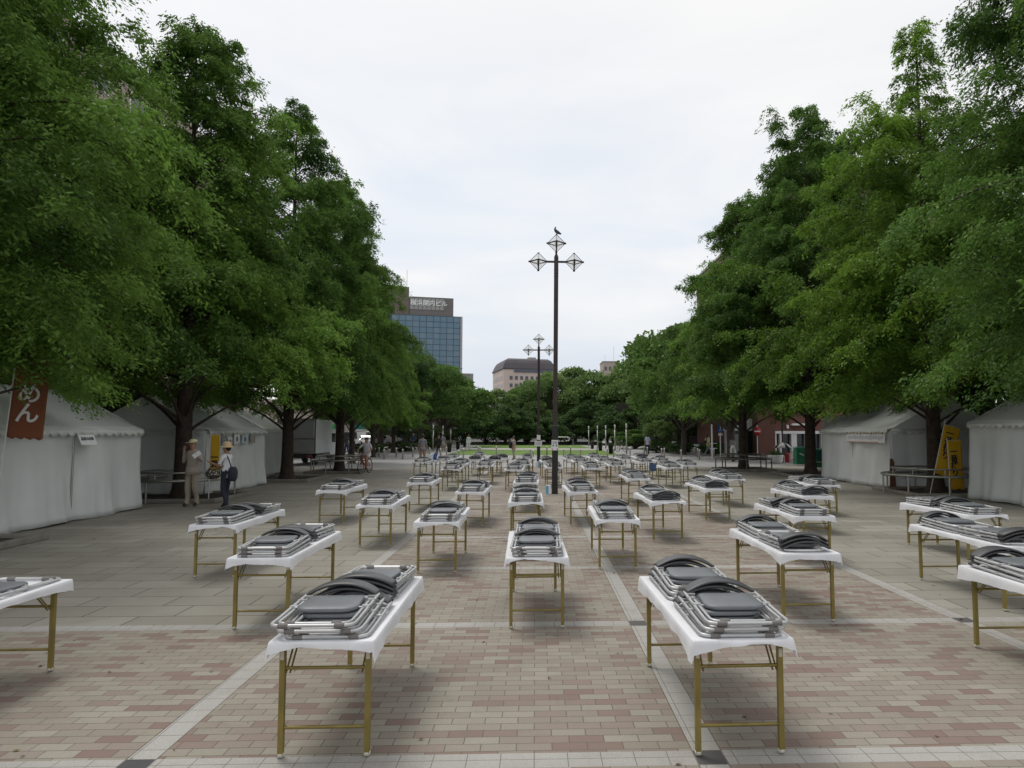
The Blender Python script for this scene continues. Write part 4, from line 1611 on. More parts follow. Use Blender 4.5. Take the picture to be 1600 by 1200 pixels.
pg = thing('notice_board', 'white notice board tied to the farther lamp post', 'notice', (pl2.x - 0.02, pl2.y - 0.12, 1.28))
b = MB()
b.box((0, 0, 0), (0.40, 0.02, 0.29))
b.build('board', M['paper'], pg)
b = MB()
for q in range(3):
    b.box((0, -0.0115, 0.07 - q * 0.06), (0.28, 0.003, 0.02))
b.build('printed_lines', M['grey'], pg)
pg = thing('paper_notice', 'small white paper above the notice board on the farther post', 'notice', (pl2.x, pl2.y - 0.105, 1.62))
b = MB()
b.box((0, 0, 0), (0.2, 0.012, 0.27), taper=1.0)
b.build('paper', M['paper'], pg)

# pigeon
pg = thing('pigeon', 'grey pigeon perched on the top lantern of the near post', 'bird', (pl.x + 0.05, pl.y, 8.245))
me = bpy.data.meshes.new('body')
me.from_pydata([(0.10, 0, 0.03), (0.04, 0, 0.07), (-0.03, 0, 0.12), (-0.055, 0, 0.18), (-0.03, 0, 0.225), (0.0, 0, 0.23), (0.16, 0, -0.005), (0, .018, 0.0), (0, -.018, 0.0)],
               [(0, 1), (1, 2), (2, 3), (3, 4), (4, 5), (0, 6), (1, 7), (1, 8)], [])
o = bpy.data.objects.new('body', me)
col.objects.link(o)
o.parent = pg
sk = o.modifiers.new('skin', 'SKIN')
for v, r in zip(me.skin_vertices[0].data, (0.042, 0.062, 0.055, 0.03, 0.026, 0.008, 0.018, 0.007, 0.007)):
    v.radius = (r, r)
me.skin_vertices[0].data[1].use_root = True
o.modifiers.new('sub', 'SUBSURF').levels = 1
o.modifiers['sub'].render_levels = 1
me.materials.append(mat('pigeon_grey', (0.05, 0.055, 0.07), 0.7))

# ------------------------------------------------------------------ bollards, light posts, planters
NUMW = ['leftmost', 'second', 'third', 'fourth', 'fifth', 'sixth', 'seventh', 'eighth', 'ninth', 'tenth', 'eleventh', 'twelfth', 'thirteenth', 'fourteenth']
bpx = [(592, 714), (600, 718), (619, 714.5), (629, 718), (645, 714.5), (671, 714.5), (688, 716), (697.5, 713), (717, 720), (724, 716), (747, 711), (750, 712.5), (775.5, 712), (828.5, 717),
       (833, 720), (854.5, 711), (880.5, 716.5), (891.5, 711), (907, 717), (933, 710), (949, 715.5), (959, 715), (984.5, 714), (1006.5, 711), (1011.5, 713), (1034, 716), (1038, 715.5), (1064.5, 719.5), (1090, 715.5), (1093, 719), (1115.5, 716)]
b = MB()
b.lathe([(0.055, 0.0), (0.055, 0.62), (0.05, 0.66)], (0, 0, 0), 12, 0)
bol_a = b.mesh('bollard_post', M['steel'])
b = MB()
b.lathe([(0.057, 0.0), (0.057, 0.05), (0.045, 0.085), (0.01, 0.1)], (0, 0, 0.62), 12, 0)
bol_b = b.mesh('bollard_cap', M['white'])
for k, (u, v) in enumerate(bpx):
    p = ground(u, v)
    half = len(bpx) // 2
    if k <= 13:
        lb = f'steel bollard with pale cap, {NUMW[k]} from the left along the plaza end'.replace('leftmost from the left', 'leftmost one')
    else:
        j = len(bpx) - 1 - k
        if j <= 13:
            lb = f'steel bollard with pale cap, {NUMW[j]} from the right along the plaza end'.replace('leftmost from the right', 'rightmost one')
        else:
            lb = ['steel bollard with pale cap, just right of the farther lamp post base', 'steel bollard with pale cap, left of the near lamp post', 'steel bollard with pale cap, right of the near lamp post'][k - 14]
    r_ = thing('bollard', lb, 'bollard', (p.x, p.y, 0.01), 0, 'steel bollards across the plaza end')
    for nm, me in (('post', bol_a), ('cap', bol_b)):
        o = bpy.data.objects.new(nm, me)
        col.objects.link(o)
        o.parent = r_

lpx = [(676.5, 704), (692, 699.5), (704, 696.5), (715, 694.6), (728, 692.5), (770.7, 694.5), (876, 695), (920, 697.5), (933.7, 699), (946.7, 701), (961, 704), (979, 709)]
lnames = ['nearest left', 'second left', 'third left', 'fourth left', 'farthest left', 'single', 'single', 'leftmost right', 'second right', 'third right', 'fourth right', 'nearest right']
ltail = ['beside the walking people', 'behind the woman in black', 'behind the second planter', 'behind the third planter', 'beside the woman in white', 'left of the red signal', 'just right of the near lamp post', 'beside the farthest right planter', 'between the right planters', 'behind the middle right planter', 'left of the biggest right planter', 'right of the biggest right planter']
for (u, v), a_, t_ in zip(lpx, lnames, ltail):
    p = ground(u, v)
    r_ = thing('light_post', f'slim white topped light post, {a_} one {t_}', 'light post', (p.x, p.y, 0.01), 0, 'slim light posts round the lawn')
    for nm, prof, m in (('post', [(0.075, 0), (0.075, 2.12)], M['steel']), ('band', [(0.08, 2.12), (0.08, 2.2)], M['black']), ('lamp', [(0.078, 2.2), (0.078, 2.6), (0.06, 2.62)], M['white'])):
        b = MB()
        b.lathe(prof, (0, 0, 0), 12)
        b.build(nm, m, r_)

for (u, v, s, lb) in [(702, 706.8, 1.0, 'nearest left black planter beside the woman in grey'), (715.3, 702.4, 1.0, 'second left black planter at the lawn edge'), (725.8, 698.6, 0.95, 'farthest left black planter beside the woman in white'),
                      (925.5, 701.5, 0.95, 'farthest right black planter at the lawn edge'), (938, 704.6, 1.0, 'middle right black planter at the lawn edge'), (954.5, 709.4, 1.0, 'nearest right black planter at the lawn edge')]:
    p = ground(u, v)
    r_ = thing('planter', lb, 'planter', (p.x, p.y, 0.01), 0, 'black planters beside the lawn')
    b = MB()
    b.lathe([(0.17 * s, 0), (0.235 * s, 0.78 * s), (0.255 * s, 0.79 * s), (0.255 * s, 0.84 * s), (0.21 * s, 0.84 * s), (0.2 * s, 0.78 * s)], (0, 0, 0), 16)
    b.build('pot', M['black'], r_)
    rg = np.random.RandomState(int(u))
    n = 260
    P_ = rg.normal(0, 1, (n, 3)) * np.array([.13, .13, .07]) + np.array([0, 0, .88])
    me = leaf_mesh('plant', P_, rg.normal(0, 1, (n, 3)) + np.array([0, 0, .5]), rg.normal(0, 1, (n, 3)), rg.uniform(.05, .12, n), rg.uniform(.02, .05, n), rg.rand(n), M['leafC'])
    o = bpy.data.objects.new('plant', me)
    col.objects.link(o)
    o.parent = r_

# low stone rim across the lawn, statue, barrier pipe, white sign board
b = MB()
pa, pb_ = ground(735, 694.0), ground(935, 694.6)
b.box(((pa.x + pb_.x) / 2, (pa.y + pb_.y) / 2, 0.22), (pb_.x - pa.x, 0.8, 0.42))
o = b.build('stone_wall', M['stonepath'])
tag(o, 'low pale stone wall running along the back of the lawn', 'wall')
r_ = thing('statue', 'small pale statue on a dark plinth behind the lawn', 'statue', tuple(ground(825, 692.8)), 0)
b = MB()
b.box((0, 0, 0.45), (0.7, 0.7, 0.9), taper=0.85)
b.build('plinth', M['concrete'], r_)
b = MB()
b.tube([(-.1, 0, .9), (-.06, 0, 1.5), (0, 0, 1.75), (0, 0, 2.3), (0, 0, 2.45)], [.1, .13, .2, .16, .07], 8)
b.tube([(.12, 0, .9), (.08, 0, 1.4), (0, 0, 1.75)], [.09, .12, .16], 8)
b.tube([(.1, 0, 2.3), (.35, -.05, 2.45), (.55, -.05, 2.4)], [.08, .06, .05], 6)
b.ball((-.02, 0, 2.6), .14, 10)
b.build('figure', mat('bronze_grey', (0.16, 0.18, 0.17), 0.6), r_)
p = ground(880, 696)
r_ = thing('barrier_pipe', 'white bent barrier pipe behind the lawn right of the lamp post', 'barrier', (p.x, p.y, 0))
b = MB()
b.tube([(-1.2, 0, 0), (-1.2, 0, 1.05), (-1.1, 0, 1.15), (0.7, 0, 1.15), (0.85, 0, 1.05), (0.85, 0, 0.75), (0.7, 0, 0.62), (0.4, 0, 0.62)], 0.07, 8)
b.build('pipe', M['white'], r_)
p = ground(895.5, 695)
r_ = thing('sign_board', 'square white sign board behind the lawn beside the barrier pipe', 'sign', (p.x, p.y, 0))
b = MB()
b.box((0, 0, 1.25), (0.65, 0.04, 0.55))
b.build('board', M['white'], r_)
b = MB()
b.tube([(0, 0.03, 0), (0, 0.03, 1.0)], 0.12, 8)
b.build('post', M['white'], r_)
for u, v, lb, h in ((849.5, 690.5, 'white sign cluster on a post behind the farther lamp', 2.2),):
    p = ground(u, v)
    r_ = thing('sign_post', lb, 'sign', (p.x, p.y, 0))
    b = MB()
    b.tube([(0, 0, 0), (0, 0, 2.3)], 0.045, 8)
    b.build('post', M['white'], r_)
    for dx, z_ in ((-0.25, 2.7), (0.05, 2.25)):
        b = MB()
        b.box((dx, -0.06, z_), (0.55, 0.03, 0.45))
        b.build('panel', M['concrete'], r_)


# ------------------------------------------------------------------ people
def person(label, loc, heading, h=1.7, stride=0.0, la=None, ra=None, top='grey', legs='navy', sleeve='short', shorts=False, skirt=False, hair=True, hat=None, lean=0.0, fingers=False, sit=False, head_turn=0.0, slim=1.0, shoe='shoe'):
    """local frame: faces +y. arms are (elbow, hand) offsets from the shoulder; mesh faces get skin, shirt, leg or shoe material by the bone they lie on"""
    k = h / 1.7
    V, E_, Rr, TG = [], [], [], []

    def add(p, r, tg, par=None):
        V.append(Vector(p))
        Rr.append(r)
        TG.append(tg)
        if par is not None:
            E_.append((par, len(V) - 1))
        return len(V) - 1
    hipz = 0.90
    ln = lean
    pelvis = add((0, 0, 0.93), (0.155 * slim, 0.115), 'legs' if not skirt else 'top')
    belly = add((0, ln * .12, 1.10), (0.15 * slim, 0.112), 'top', pelvis)
    chest = add((0, ln * .3, 1.29), (0.165 * slim, 0.12), 'top', belly)
    upper = add((0, ln * .38, 1.40), (0.115, 0.085), 'top', chest)
    neck = add((0, ln * .42 + .005, 1.475), (0.052, 0.055), 'skin', upper)
    jaw = add((0, ln * .46 + .028, 1.535), (0.066, 0.078), 'skin', neck)
    skull = add((0, ln * .48 + .012, 1.615), (0.078, 0.094), 'skin', jaw)
    crown = add((0, ln * .48, 1.672), (0.05, 0.06), 'skin', skull)
    for s_, arm in ((-1, la), (1, ra)):
        sh = add((s_ * 0.165, ln * .36, 1.385), (0.062, 0.062), 'top', upper)
        (ex, ey, ez), (hx, hy, hz) = arm or ((0.05, -0.02, -0.28), (0.06, 0.05, -0.53))
        S0 = Vector((s_ * 0.165, ln * .36, 1.385))
        el = S0 + Vector((s_ * ex, ey, ez))
        hd = S0 + Vector((s_ * hx, hy, hz))
        mid = S0 * 0.45 + el * 0.55
        m1 = add(mid, (0.05, 0.05), 'top', sh)
        e1 = add(el, (0.037, 0.037), 'top' if sleeve == 'long' else 'skin', m1)
        w1 = add(hd, (0.026, 0.026), 'skin' if sleeve != 'long' else 'top', e1)
        d = (hd - el).normalized()
        pm = add(hd + d * 0.055, (0.03, 0.022), 'skin', w1)
        if fingers:
            side = d.cross(Vector((0, 1, 0)))
            side = side.normalized() if side.length > .1 else Vector((1, 0, 0))
            curl = d.cross(side)
            for q, fl in ((-1.5, 0.055), (-.5, 0.07), (.5, 0.066), (1.5, 0.05)):
                f1 = add(hd + d * (0.085 + fl * .4) + side * q * 0.017, (0.0085, 0.0085), 'skin', pm)
                add(hd + d * (0.085 + fl) + side * q * 0.019 + curl * 0.02, (0.0075, 0.0075), 'skin', f1)
            t1_ = add(hd + d * 0.05 - side * 0.04, (0.01, 0.01), 'skin', w1)
            add(hd + d * 0.085 - side * 0.052 + curl * .012, (0.008, 0.008), 'skin', t1_)
        else:
            add(hd + d * 0.14, (0.018, 0.012), 'skin', pm)
    for s_ in (-1, 1):
        f = s_ * stride
        hp = add((s_ * 0.088 * slim, 0, 0.86), (0.096, 0.1), 'legs', pelvis)
        lift = 0.0
        kn = Vector((s_ * 0.1, f * 0.55 + (0.05 if f < 0 else 0.03), 0.48))
        an = Vector((s_ * 0.1, f * 1.0 - (0.06 if f < 0 else 0), 0.10 + (0.07 if f < -.05 else 0)))
        if sit:
            kn = Vector((s_ * 0.12, 0.42, 0.80 + s_ * 0.06))
            an = Vector((s_ * 0.12, 0.32, 0.42 + s_ * 0.12))
        kk = add(kn, (0.07, 0.075), 'skin' if shorts else 'legs', hp)
        cf = add(kn * 0.5 + an * 0.5 + Vector((0, -.012, 0)), (0.06, 0.062), 'skin' if shorts else 'legs', kk)
        aa = add(an, (0.047, 0.05), 'skin' if shorts else 'legs', cf)
        hl = add(an + Vector((0, -0.03, -0.055)), (0.04, 0.04), 'shoe', aa)
        add(an + Vector((0, 0.15, -0.07)), (0.042, 0.03), 'shoe', aa)
    me = bpy.data.meshes.new('person_bones')
    me.from_pydata([v * k for v in V], E_, [])
    tmp = bpy.data.objects.new('person_bones', me)
    col.objects.link(tmp)
    sk = tmp.modifiers.new('skin', 'SKIN')
    for i, v in enumerate(me.skin_vertices[0].data):
        v.radius = (Rr[i][0] * k, Rr[i][1] * k)
    me.skin_vertices[0].data[0].use_root = True
    sb = tmp.modifiers.new('sub', 'SUBSURF')
    sb.levels = 2
    dg = bpy.context.evaluated_depsgraph_get()
    bm_ = bpy.data.meshes.new_from_object(tmp.evaluated_get(dg))
    bpy.data.objects.remove(tmp)
    bm_.materials.clear()
    for m in (M['skin'], M[top], M[legs], M[shoe]):
        bm_.materials.append(m)
    names = ['skin', 'top', 'legs', 'shoe']
    segs = [(V[a] * k, V[b_] * k, TG[a], TG[b_]) for a, b_ in E_]
    for pl_ in bm_.polygons:
        c = pl_.center
        best, bt_ = 9, 'top'
        for a, b_, ta, tb in segs:
            d = b_ - a
            t = max(0, min(1, (c - a).dot(d) / max(d.length_squared, 1e-9)))
            dist = (c - (a + d * t)).length
            if dist < best:
                best = dist
                bt_ = ta if t < 0.5 else tb
        if bt_ == 'top' and c.z < 0.95 * k and not skirt and abs(c.x) < 0.2 * k:
            bt_ = 'legs' if c.z < 0.9 * k else 'top'
        pl_.material_index = names.index(bt_)
        pl_.use_smooth = True
    root = bpy.data.objects.new('person', bm_)
    col.objects.link(root)
    root.location = loc
    root.rotation_euler = (0, 0, heading)
    tag(root, label, 'person')
    hc = Vector((0, ln * .48 + .008, 1.625)) * k
    # face, ears
    b = MB()
    for s_ in (-1, 1):
        b.ball(hc + Vector((s_ * 0.03, 0.083, 0.0)) * k, 0.012 * k, 8, 1)
        b.ball(hc + Vector((s_ * 0.082, 0.0, -0.012)) * k, [0.012 * k, 0.022 * k, 0.032 * k], 8, 0)
    b.ball(hc + Vector((0, 0.105, -0.03)) * k, [0.014 * k, 0.02 * k, 0.026 * k], 8, 0)
    b.box(hc + Vector((0, 0.098, -0.068)) * k, (0.042 * k, 0.012 * k, 0.009 * k), 0, 2)
    b.build('face_features', [M['skin'], M['ink'], M['red']], root)
    if hair:
        b = MB()
        prof = []
        for i in range(8):
            a = R(-12) + R(102) * i / 7
            prof.append((0.09 * k * max(math.cos(a), 0.02), 0.09 * k * math.sin(a)))
        b.lathe(prof, hc + Vector((0, -0.016, 0.018)) * k, 14, 0, True, 0.97, 1.13)
        b.ball(hc + Vector((0, -0.05, -0.02)) * k, [0.078 * k, 0.06 * k, 0.075 * k], 12)
        b.build('hair', M['hair'], root)
    if hat == 'straw':
        b = MB()
        b.lathe([(0.20, -0.035), (0.15, -0.01), (0.105, 0.0), (0.10, 0.06), (0.085, 0.10), (0.04, 0.115)], hc + Vector((0, 0, 0.04)) * k, 18)
        b.build('straw_hat', M['straw'], root)
    if hat in ('cap', 'whitecap'):
        b = MB()
        b.lathe([(0.108, 0.0), (0.108, 0.04), (0.09, 0.075), (0.04, 0.10)], hc + Vector((0, 0.0, 0.02)) * k, 16, 0, True, 0.92, 1.08)
        b.box(hc + Vector((0, 0.14, 0.022)) * k, (0.14 * k, 0.12 * k, 0.012), 0)
        b.build('cap', mat('pale_yellow_cap', (0.6, 0.55, 0.36), 0.8) if hat == 'cap' else M['whitecloth'], root)
    if skirt:
        b = MB()
        b.lathe([(0.15, 0.98), (0.19, 0.75), (0.235, 0.42)], (0, 0, 0), 16, 0, True, k, k * 0.8)
        b.build('skirt', M[legs], root)
    if fingers or True:
        # loose hem of the shirt
        b = MB()
        zt = 1.02 * k
        if not skirt:
            b.lathe([(0.155 * slim * k, zt), (0.168 * slim * k, zt - 0.1 * k), (0.172 * slim * k, zt - 0.2 * k), (0.15 * slim * k, zt - 0.2 * k)], (0, 0.02 * 0, 0), 16, 0, True, 1.0, 0.82)
            b.build('shirt_hem', M[top], root)
    return root


def strap_bag(parent_label, loc, size, m, label, rz=0.0, strap=None):
    r_ = thing('shoulder_bag', label, 'bag', loc, rz)
    b = MB()
    sx, sy, sz = size
    rings = []
    for q in range(7):
        t = -1 + 2 * q / 6
        s = (1 - abs(t) ** 3 * 0.45)
        rings.append([(sx / 2 * s * math.copysign(abs(math.cos(a)) ** .6, math.cos(a)), sy / 2 * s * math.copysign(abs(math.sin(a)) ** .6, math.sin(a)), sz / 2 * t) for a in [2 * PI * j / 14 for j in range(14)]])
    b.loft(rings)
    b.build('pouch', m, r_)
    if strap:
        b = MB()
        b.tube(strap, 0.014, 6)
        b.build('strap', m, r_)
    return r_


g1 = ground(299, 792)
man = person('man in a pale cap and beige shirt holding paper, hand raised to his face', (g1.x, g1.y, 0.012), R(180 - 12), 1.70, 0.03, ((0.16, 0.10, -0.21), (0.20, 0.30, -0.10)), ((0.10, 0.03, -0.27), (-0.02, 0.15, 0.04)), 'beige', 'khaki', 'long', hat='cap', hair=False, fingers=True, slim=1.08)
hp = man.matrix_world
pp_ = Matrix.Translation(man.location) @ Matrix.Rotation(R(168), 4, 'Z') @ Vector((-0.165 - 0.26, 0.40, 1.385 - 0.05))
r_ = thing('paper_sheet', 'folded white paper held out by the man in the cap', 'paper', pp_, R(20))
b = MB()
b.box((0, 0, 0.02), (0.20, 0.01, 0.11))
o = b.build('sheet', M['paper'], r_)
r_.rotation_euler = (0, R(-35), R(10))
g2 = ground(352, 795)
wom = person('woman in a straw hat and white blouse with dark trousers, facing the man', (g2.x, g2.y, 0.012), R(80), 1.60, 0.05, ((0.05, 0.10, -0.24), (0.02, 0.34, -0.16)), ((0.05, 0.06, -0.25), (0.0, 0.26, -0.30)), 'whitecloth', 'navy', 'short', hat='straw', fingers=True, slim=0.9)
strap_bag('', (g2.x + 0.21, g2.y - 0.12, 0.88), (0.20, 0.26, 0.36), M['navy'], "navy shoulder bag on the straw-hatted woman's hip", 0, [(-.02, -0.04, 0.15), (-0.10, -0.02, 0.36), (-0.19, 0.03, 0.50), (-0.24, 0.16, 0.42)])
bgm = NG('patterned_cloth')
ck = bgm.n('ShaderNodeTexVoronoi', Scale=22.0, Vector=bgm.co)
bgm.t.links.new(bgm.ramp(ck.outputs['Distance'], [(0.25, (0.5, 0.42, 0.28)), (0.45, (0.03, 0.028, 0.03))]), bgm.b.inputs['Base Color'])
strap_bag('', (g2.x - 0.30, g2.y - 0.08, 0.88), (0.34, 0.18, 0.26), bgm.m, 'dark patterned bag held in front of the straw-hatted woman', 0.3, [(-.1, 0, .1), (-.02, 0, .26), (.08, 0, .1)])

g4 = ground(660, 727)
person('man seen from behind in a grey shirt and tan trousers walking away', (g4.x, g4.y, 0.012), R(4), 1.74, 0.13, None, None, 'grey', 'tan', 'short', slim=1.05)
g5 = ground(685.5, 713)
person('woman in black with a white top walking beside the nearest left light post', (g5.x, g5.y, 0.012), R(150), 1.62, 0.12, None, None, 'blackcloth', 'blackcloth', 'long')
g6 = ground(692.5, 706)
person('person in loose grey clothes behind the woman in black', (g6.x, g6.y, 0.012), R(0), 1.62, 0.05, None, None, 'grey', 'khaki', 'long', skirt=True)
g7 = ground(732, 705.5)
person('woman in white clothes standing at the left edge of the lawn', (g7.x, g7.y, 0.02), R(170), 1.6, 0.1, None, None, 'whitecloth', 'whitecloth', 'long', slim=0.9)
g8 = ground(803, 719.5)
w8 = person('woman in pinkish beige with a black bag walking past the lawn', (g8.x, g8.y, 0.012), R(70), 1.6, 0.08, None, None, 'beige', 'khaki', 'short', slim=0.9)
strap_bag('', (g8.x - 0.22, g8.y - 0.12, 1.02), (0.26, 0.14, 0.42), M['blackcloth'], 'black bag carried by the woman in beige before the lawn', 0.3)
g9 = ground(1012, 711)
person('man in a light blue shirt and dark trousers walking away on the right', (g9.x, g9.y, 0.012), R(0), 1.7, 0.07, None, None, 'lightblue', 'navy', 'short')
g10 = ground(1024.5, 704)
person('person in dark clothes walking in the shade of the right trees', (g10.x, g10.y, 0.012), R(0), 1.7, 0.1, None, None, 'navy', 'blackcloth', 'long')
g11 = ground(1107, 713)
person('person in a lime shirt and grey trousers striding past the shop', (g11.x, g11.y, 0.012), R(-90), 1.66, 0.22, None, None, 'lime', 'grey', 'short')
g12 = ground(1128, 708)
person('person in a pale grey shirt behind the blue sign post', (g12.x, g12.y, 0.012), R(-20), 1.66, 0.1, None, None, 'grey', 'navy', 'short')
g13 = ground(541.5, 712)
person('person in white and grey with blue jeans behind the cyclist', (g13.x, g13.y, 0.012), R(160), 1.7, 0.1, ((0.15, 0.1, -0.2), (0.35, 0.2, -0.15)), None, 'grey', 'denim', 'short')
for u, v, lb, cl in ((778.5, 695.5, 'person in white bending over beside the single lawn post', 'whitecloth'), (796.5, 694.8, 'person in white sitting on the low stone wall', 'whitecloth')):
    p = ground(u, v)
    person(lb, (p.x, p.y, -0.3), R(30), 1.6, 0.0, None, None, cl, 'khaki', 'long', sit=True, lean=0.9)


# ------------------------------------------------------------------ bicycles
def bicycle(label, loc, rz, fm, basket=True, rider=None):
    r_ = thing('bicycle', label, 'bicycle', loc, rz)
    wr = 0.33
    for y, nm in ((0.52, 'wheel'), (-0.52, 'wheel')):
        b = MB()
        b.tube([(0, y + wr * math.cos(2 * PI * k / 28), wr + wr * math.sin(2 * PI * k / 28)) for k in range(28)], 0.02, 8, True)
        wh_ = b.build('wheel', M['rubber'], r_)
        b = MB()
        b.tube([(0, y + (wr - .03) * math.cos(2 * PI * k / 28), wr + (wr - .03) * math.sin(2 * PI * k / 28)) for k in range(28)], 0.009, 6, True)
        for k in range(14):
            a = 2 * PI * k / 14
            b.tube([(0, y, wr), (0, y + (wr - .03) * math.cos(a), wr + (wr - .03) * math.sin(a))], 0.0022, 4)
        b.ball((0, y, wr), [0.045, 0.03, 0.03], 8)
        b.build('rim', M['steel'], wh_)
    b = MB()
    bb, seat, headt, headb = (0, -0.08, 0.29), (0, -0.24, 0.76), (0, 0.34, 0.86), (0, 0.38, 0.66)
    b.tube([bb, headb], 0.02, 8)
    b.tube([(0, -0.17, 0.56), headt], 0.016, 8)
    b.tube([bb, seat], 0.017, 8)
    b.tube([headb, headt], 0.02, 8)
    for sx in (-1, 1):
        b.tube([bb, (sx * 0.05, -0.52, wr)], 0.01, 6)
        b.tube([(0, -0.19, 0.62), (sx * 0.05, -0.52, wr)], 0.009, 6)
        b.tube([headb, (sx * 0.05, 0.46, 0.45), (sx * 0.05, 0.52, wr)], 0.012, 6)
    b.build('frame', fm, r_)
    b = MB()
    b.tube([(-0.28, 0.14, 0.98), (-0.26, 0.26, 1.0), (-0.1, 0.33, 0.97), (0, 0.335, 0.95), (0.1, 0.33, 0.97), (0.26, 0.26, 1.0), (0.28, 0.14, 0.98)], 0.013, 6)
    b.tube([headt, (0, 0.335, 0.95)], 0.013, 6)
    b.build('handlebar', M['steel'], r_)
    b = MB()
    b.loft([[(s * w_ * math.cos(a), -0.26 + l_ * math.sin(a), z_) for a in [2 * PI * j / 12 for j in range(12)]] for s, w_, l_, z_ in ((1, .05, .10, .76), (1, .085, .14, .80), (1, .07, .12, .825))])
    b.build('saddle', M['black'], r_)
    b = MB()
    b.lathe([(0.09, -0.006), (0.09, 0.006)], (0, 0, 0), 14)
    for sx in (-1, 1):
        b.tube([(sx * .02, 0, 0), (sx * .02, sx * 0.16, sx * .02)], 0.008, 5)
    o = b.build('pedal_crank', M['darksteel'], r_)
    o.location = bb
    o.rotation_euler = (0, PI / 2, 0)
    if basket:
        b = MB()
        for z_, wx, wy in ((0.70, .15, .10), (0.79, .16, .11), (0.88, .175, .125), (0.95, .19, .135)):
            b.tube([(-wx, 0.53 - wy, z_), (wx, 0.53 - wy, z_), (wx, 0.53 + wy, z_), (-wx, 0.53 + wy, z_)], 0.006, 5, True)
        for q in range(7):
            f = -1 + 2 * q / 6
            for wy in (-1, 1):
                b.tube([(.15 * f, 0.53 + wy * .10, .70), (.19 * f, 0.53 + wy * .135, .95)], 0.004, 4)
        b.build('basket', M['darksteel'], r_)
    return r_


g3 = ground(566, 741)
bicycle('bicycle with a front wire basket ridden towards the camera', (g3.x, g3.y + 0.5, 0.012), R(180 - 8), M['red'])
person('cyclist in a loose white shirt and white shorts riding towards the camera', (g3.x + 0.03, g3.y + 0.72, -0.02), R(180 - 8), 1.68, 0.0, ((0.16, 0.16, -0.22), (0.10, 0.40, -0.34)), ((0.16, 0.16, -0.22), (0.10, 0.40, -0.34)), 'whitecloth', 'whitecloth', 'short', sit=True, shorts=True, lean=0.25, slim=1.12)
ga = ground(646, 702)
bicycle('distant bicycle ridden by the person in blue', (ga.x, ga.y, 0.012), R(180), M['darksteel'], False)
person('distant cyclist in a blue shirt and white helmet', (ga.x, ga.y + 0.2, 0.0), R(180), 1.68, 0.0, ((0.16, 0.16, -0.22), (0.10, 0.40, -0.34)), ((0.16, 0.16, -0.22), (0.10, 0.40, -0.34)), 'denim', 'blackcloth', 'short', sit=True, lean=0.25, hat='whitecap', hair=False)
gb = ground(971, 706)
bicycle('parked dark bicycle beside the nearest right light post', (gb.x, gb.y, 0.012), R(40), M['darksteel'], True)


# ------------------------------------------------------------------ buildings
def brick_wall(name, c1, c2, mortar, bw=0.24, rh=0.08):
    g = NG(name)
    mp_ = g.n('ShaderNodeMapping')
    mp_.inputs['Rotation'].default_value = (PI / 2, 0, 0)
    g.t.links.new(g.co, mp_.inputs[0])
    x = g.t.nodes.new('ShaderNodeTexBrick')
    x.inputs['Color1'].default_value = (*c1, 1)
    x.inputs['Color2'].default_value = (*c2, 1)
    x.inputs['Mortar'].default_value = (*mortar, 1)
    x.inputs['Scale'].default_value = 1
    x.inputs['Brick Width'].default_value = bw
    x.inputs['Row Height'].default_value = rh
    x.inputs['Mortar Size'].default_value = 0.008
    g.t.links.new(mp_.outputs[0], x.inputs['Vector'])
    g.t.links.new(x.outputs['Color'], g.b.inputs['Base Color'])
    g.b.inputs['Roughness'].default_value = 0.85
    return g.m


M['bluglass'] = mat('blue_mirror_glass', (0.10, 0.185, 0.26), 0.1, 0.0, spec=0.5)
M['bluglass2'] = mat('reflection_tint_glass', (0.125, 0.205, 0.27), 0.1, 0.0, spec=0.5)  # paler copy of the blue glass, painting uneven reflections into some panes
M['mullion'] = mat('dark_mullion', (0.05, 0.065, 0.085), 0.5)
M['brownclad'] = mat('brown_cladding', (0.15, 0.115, 0.105), 0.7, 0, 0.08, 0.4)
M['greyclad'] = mat('grey_cladding', (0.155, 0.145, 0.138), 0.7, 0, 0.08, 0.4)
M['louver'] = mat('louver_panel', (0.30, 0.30, 0.29), 0.6)
M['pinkstone'] = mat('pink_beige_stone', (0.58, 0.48, 0.43), 0.85, 0, 0.05, 0.2)
M['slate'] = mat('slate_roof', (0.085, 0.075, 0.085), 0.7, 0, 0.1, 0.3)
M['brick'] = brick_wall('red_brick', (0.16, 0.055, 0.043), (0.125, 0.042, 0.034), (0.16, 0.11, 0.09))
M['beigewall'] = mat('beige_render', (0.42, 0.36, 0.31), 0.85, 0, 0.06, 0.3)
M['winglass'] = mat('window_glass', (0.05, 0.055, 0.06), 0.1, spec=0.7)

# blue glass tower
c = at_depth(722, 600, 182)
tw_ = thing('glass_tower', 'blue mirrored glass office tower with white rooftop lettering', 'building', (c.x, 182, 0), R(13))
W_, Ht = 21.5, 32.6
b = MB()
b.box((-W_ / 2, 8, Ht / 2), (W_, 15.4, Ht))
b.build('wall', M['mullion'], tw_)
nc, pw, ph_ = 10, 1.78, 1.52
for cidx in range(nc):
    for r in range(10):
        b = MB()
        x0 = -0.62 - cidx * pw
        z0 = Ht - 0.15 - r * ph_
        b.box((x0 - pw / 2, 0.26, z0 - ph_ / 2), (pw - 0.14, 0.06, ph_ - 0.14))
        b.build('window', M['bluglass2'] if (cidx * 7 + r * 3) % 9 in (0, 4) or r in (3, 5, 7) and cidx % 2 else M['bluglass'], tw_)
b = MB()
b.box((-0.3, 0.2, Ht / 2), (0.55, 0.4, Ht))
b.build('corner_column', mat('pale_metal', (0.34, 0.36, 0.38), 0.4), tw_)
b = MB()
b.box((-W_ / 2, 0.24, 8), (W_ - 1.2, 0.05, 17))
b.build('lower_glazing', M['bluglass'], tw_)
b = MB()
